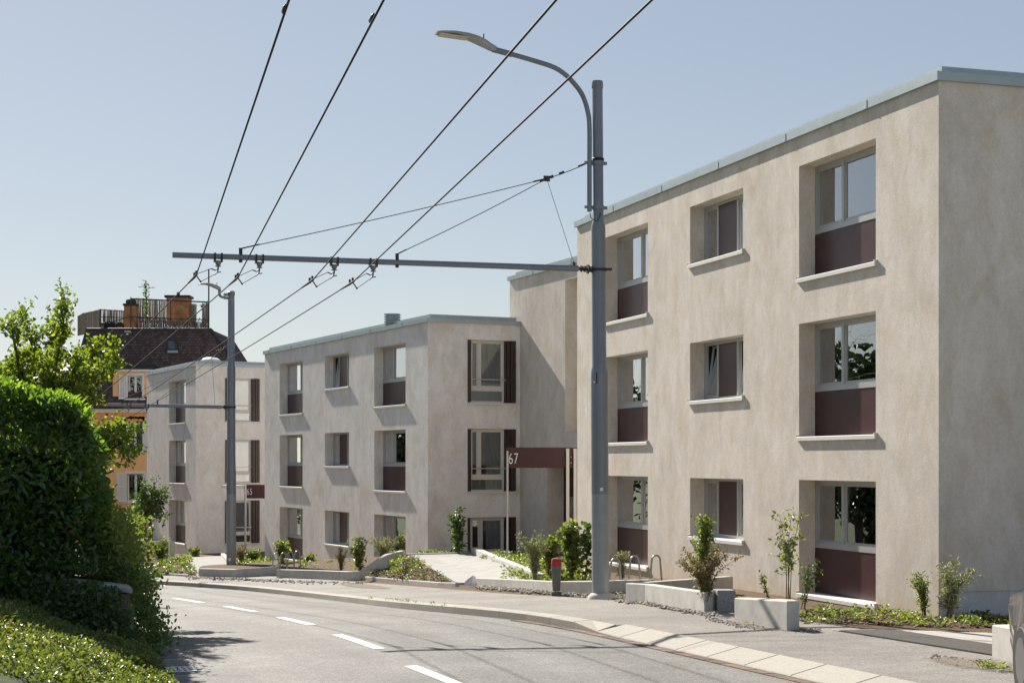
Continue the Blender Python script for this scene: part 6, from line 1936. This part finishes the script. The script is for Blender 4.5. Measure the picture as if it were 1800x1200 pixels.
bed('low leafy plants in the bed, before the nearest block', [G(1408, 1096), G(1790, 1100), G(1790, 1076), G(1420, 1068)], 150, .055, 'L_shrub', 1500, chip=.035)
bed('low leafy plants in the bed, behind the V shaped planter', [G(1150, 1040), G(1290, 1060), G(1390, 1070), G(1130, 1018)], 60, .045, 'L_shrub', 1500, chip=.045)
bed('yellow green carpet plants, in the long planter by the hydrant', [G(900, 1026), G(1040, 1030), G(1035, 1012), G(880, 1004)], 150, .075, 'L_shrub', 400, chip=.035)
bed('yellow green carpet plants, left of canopy 67', [P(850, 985, 47), P(925, 1004, 41), P(985, 985, 43), P(862, 972, 50)], 130, .075, 'L_shrub', 200, ground=False)
bed('yellow green carpet plants, along the foot of the doors', [P(730, 975, 51.5), P(850, 974, 52), P(850, 970, 52.6), P(730, 971, 52)], 40, .06, 'L_shrub', 0, ground=False)
MBK = [gpix(640, 1016), gpix(797, 1028), P(719, 977, 50.2)]
mb = MB(); up = Vector((0, 0, .03)); mb.mesh([p + up for p in MBK] + [P(690, 984, 49.5) + up], [(0, 1, 2), (0, 2, 3)]); struct(mb.build('mulch_bank', M['soil']))
bed('sparse low plants, on the mulch bank by the ramp', [p + up for p in MBK], 46, .07, 'L_shrub', 1500, ground=False, chip=.05)
lfp = [P(700, 988, 47), P(720, 984, 48.6), P(690, 994, 45)]; bed('clump of yellow green plants, near the top of the mulch bank', lfp, 26, .08, 'L_shrub', 0, ground=False)
FB = [gpix(262, 1006), gpix(345, 1011), P(325, 981, 66), P(290, 990, 61)]
mb = MB(); mb.mesh([p + up for p in FB], [(0, 1, 2, 3)]); struct(mb.build('mulch_bank', M['soil']))
bed('mixed low plants, on the far bank left of the far ramp', [p + up for p in FB], 90, .09, 'L_shrub', 700, ground=False, chip=.06)
bed('mixed low plants, around the far mast', [P(415, 1000, 59), P(490, 1000, 58.5), P(470, 985, 64), P(420, 985, 65)], 110, .09, 'L_shrub', 200, ground=False, chip=.05)
bed('mixed low plants, behind the far concrete planter', [P(500, 1002, 55), P(610, 1003, 52), P(640, 990, 53), P(530, 988, 57)], 80, .07, 'L_shrub', 900, ground=False, chip=.05)
bed('green tufts, in the joints of the kerb', [gpix(620, 1056), gpix(800, 1068), gpix(802, 1069), gpix(622, 1057)], 14, .03, 'L_shrub', 0)
def strip(px, n, wpx):
    pts = []
    for i in range(n):
        k = random.random() * (len(px) - 1); a = int(k); t = k - a
        x = px[a][0] + (px[a + 1][0] - px[a][0]) * t + random.gauss(0, 2); y = px[a][1] + (px[a + 1][1] - px[a][1]) * t + abs(random.gauss(0, wpx * .75)) 
        p = gpix(x, y); pts.append((p.x, p.y, p.z))
    return np.array(pts)
stones('loose grey pebbles along the foot of the long planter wall', 'pebbles', strip([(838, 1030), (900, 1035), (968, 1041)], 330, 2.6), .045, 'stone')
stones('loose grey pebbles along the foot of the V shaped planter', 'pebbles', strip([(1085, 1054), (1135, 1059), (1180, 1068), (1240, 1078), (1262, 1077)], 520, 2.6), .034, 'stone')
stones('pebbles between the near mast and the bicycle hoops', 'pebbles', scatter_poly([gpix(985, 1046), gpix(1098, 1058), gpix(1100, 1040), gpix(1000, 1041)], 420), .026, 'stone')
stones('gravel and crumbs on the edge of the pavement by the thick planter wall', 'pebbles', np.concatenate([strip([(1240, 1082), (1300, 1096), (1400, 1102), (1440, 1104)], 380, 5), strip([(1640, 1150), (1740, 1165), (1780, 1175)], 160, 6)]), .018, 'stone')
stones('gravel spread at the foot of the far mast and far planter', 'pebbles', strip([(330, 1013), (405, 1016), (480, 1020), (640, 1024)], 420, 2.5), .04, 'stone')
def dust(cx, cy, rx, ry, rot):
    c = gpix(cx, cy); n1, n2 = 26, 7; pts = [(c.x, c.y, gz(c.x, c.y) + .010)]; ed = [1.0]; fs = []
    for j_ in range(1, n2 + 1):
        for i in range(n1):
            a = 2 * math.pi * i / n1; k = j_ / n2
            x, y = rx * k * math.cos(a), ry * k * math.sin(a)
            X, Y_ = c.x + x * math.cos(rot) - y * math.sin(rot), c.y + x * math.sin(rot) + y * math.cos(rot)
            pts.append((X, Y_, gz(X, Y_) + .010)); ed.append(1 - k)
    for i in range(n1): fs.append((0, 1 + i, 1 + (i + 1) % n1))
    for j_ in range(n2 - 1):
        for i in range(n1):
            o_ = 1 + j_ * n1; fs.append((o_ + i, o_ + n1 + i, o_ + n1 + (i + 1) % n1, o_ + (i + 1) % n1))
    me = bpy.data.meshes.new('dust_patch'); me.from_pydata(pts, [], fs)
    at_ = me.attributes.new('edge', 'FLOAT', 'POINT'); at_.data.foreach_set('value', ed); me.materials.append(M['dust'])
    struct(link(bpy.data.objects.new('dust_patch', me)))
rdir_ = math.atan2(uC.y, uC.x)
dust(1345, 1099, 1.5, .5, rdir_); dust(1730, 1168, 1.3, .5, rdir_); dust(640, 1030, 4.0, .5, rdir_)
bed('green weed tufts, on the dusty edge of the pavement', [gpix(1310, 1100), gpix(1400, 1106), gpix(1390, 1101), gpix(1300, 1094)], 9, .03, 'L_shrub', 0)
bed('green weed tufts, beside the pale concrete block', [gpix(1722, 1172), gpix(1760, 1182), gpix(1765, 1176), gpix(1728, 1166)], 7, .035, 'L_shrub', 0)
# creeper on the far antenna
lf = LF(); a_ = np.array(T(256.5, 560, 3)); b_ = np.array(T(256.5, 497, 3)); t = rng.random(260)[:, None]
lf.add(a_ * (1 - t) + b_ * t + rng.normal(0, .1, (260, 3)), rdir(260), rdir(260), .12, .6); lf.build('creeper', M['L_dark'], ant)

# ------------------------------------------------------------------ thin summer haze
HAZE = HAZE_D
if HAZE > 0:
    hm = bpy.data.materials.new('haze'); hm.use_nodes = True; hn = hm.node_tree
    for q in list(hn.nodes):
        if q.type != 'OUTPUT_MATERIAL': hn.nodes.remove(q)
    pv = hn.nodes.new('ShaderNodeVolumePrincipled'); pv.inputs['Color'].default_value = (.92, .95, 1, 1); pv.inputs['Density'].default_value = HAZE; pv.inputs['Anisotropy'].default_value = .35
    hn.links.new(pv.outputs[0], hn.nodes['Material Output'].inputs['Volume'])
    mb = MB(); mb.box((-10, 60, 6), (1900, 1900, 32)); hz_o = mb.build('haze', hm); hz_o['kind'] = 'stuff'

# ------------------------------------------------------------------ light, sky, camera
S = Vector((-.71, 1.285, 1.0)).normalized()
el = math.asin(S.z); az = math.atan2(S.x, S.y)
w = bpy.data.worlds.new('World'); SC.world = w; w.use_nodes = True
nt = w.node_tree; bg = nt.nodes['Background']
sky = nt.nodes.new('ShaderNodeTexSky'); sky.sky_type = 'NISHITA'; sky.sun_disc = False
sky.sun_elevation = el; sky.sun_rotation = az % (2 * math.pi)
sky.altitude = 400; sky.air_density = 1.0; sky.dust_density = 0.3; sky.ozone_density = 1.2
hs = nt.nodes.new('ShaderNodeHueSaturation'); hs.inputs['Saturation'].default_value = .98; hs.inputs['Hue'].default_value = .506
gm = nt.nodes.new('ShaderNodeGamma'); gm.inputs['Gamma'].default_value = .55
nt.links.new(sky.outputs[0], hs.inputs['Color']); nt.links.new(hs.outputs[0], gm.inputs['Color']); nt.links.new(gm.outputs[0], bg.inputs['Color']); bg.inputs['Strength'].default_value = SKY_STR
sl = bpy.data.lights.new('sun', 'SUN'); sl.energy = SUN_STR; sl.angle = R(.53); sl.color = (1, .93, .83)
so = bpy.data.objects.new('sun', sl); link(so); so.rotation_euler = (-S).to_track_quat('-Z', 'Y').to_euler()
so.location = S * 60
cam = bpy.data.cameras.new('camera'); co = bpy.data.objects.new('camera', cam); link(co)
co.location = (0, 0, EYE); co.rotation_euler = (R(90), 0, 0)
cam.sensor_width = 36; cam.lens = F / 1800 * 36; cam.shift_y = (HY - 600) / 1800; cam.clip_end = 3000; cam.clip_start = .1
SC.camera = co
SC.view_settings.view_transform = 'Standard'; SC.view_settings.look = 'None'; SC.view_settings.gamma = 1; SC.view_settings.exposure = EXPO
SC.cycles.use_denoising = True; SC.cycles.max_bounces = 8; SC.cycles.transparent_max_bounces = 12; SC.cycles.sample_clamp_indirect = 6; SC.cycles.sample_clamp_direct = 12
SC.render.film_transparent = False
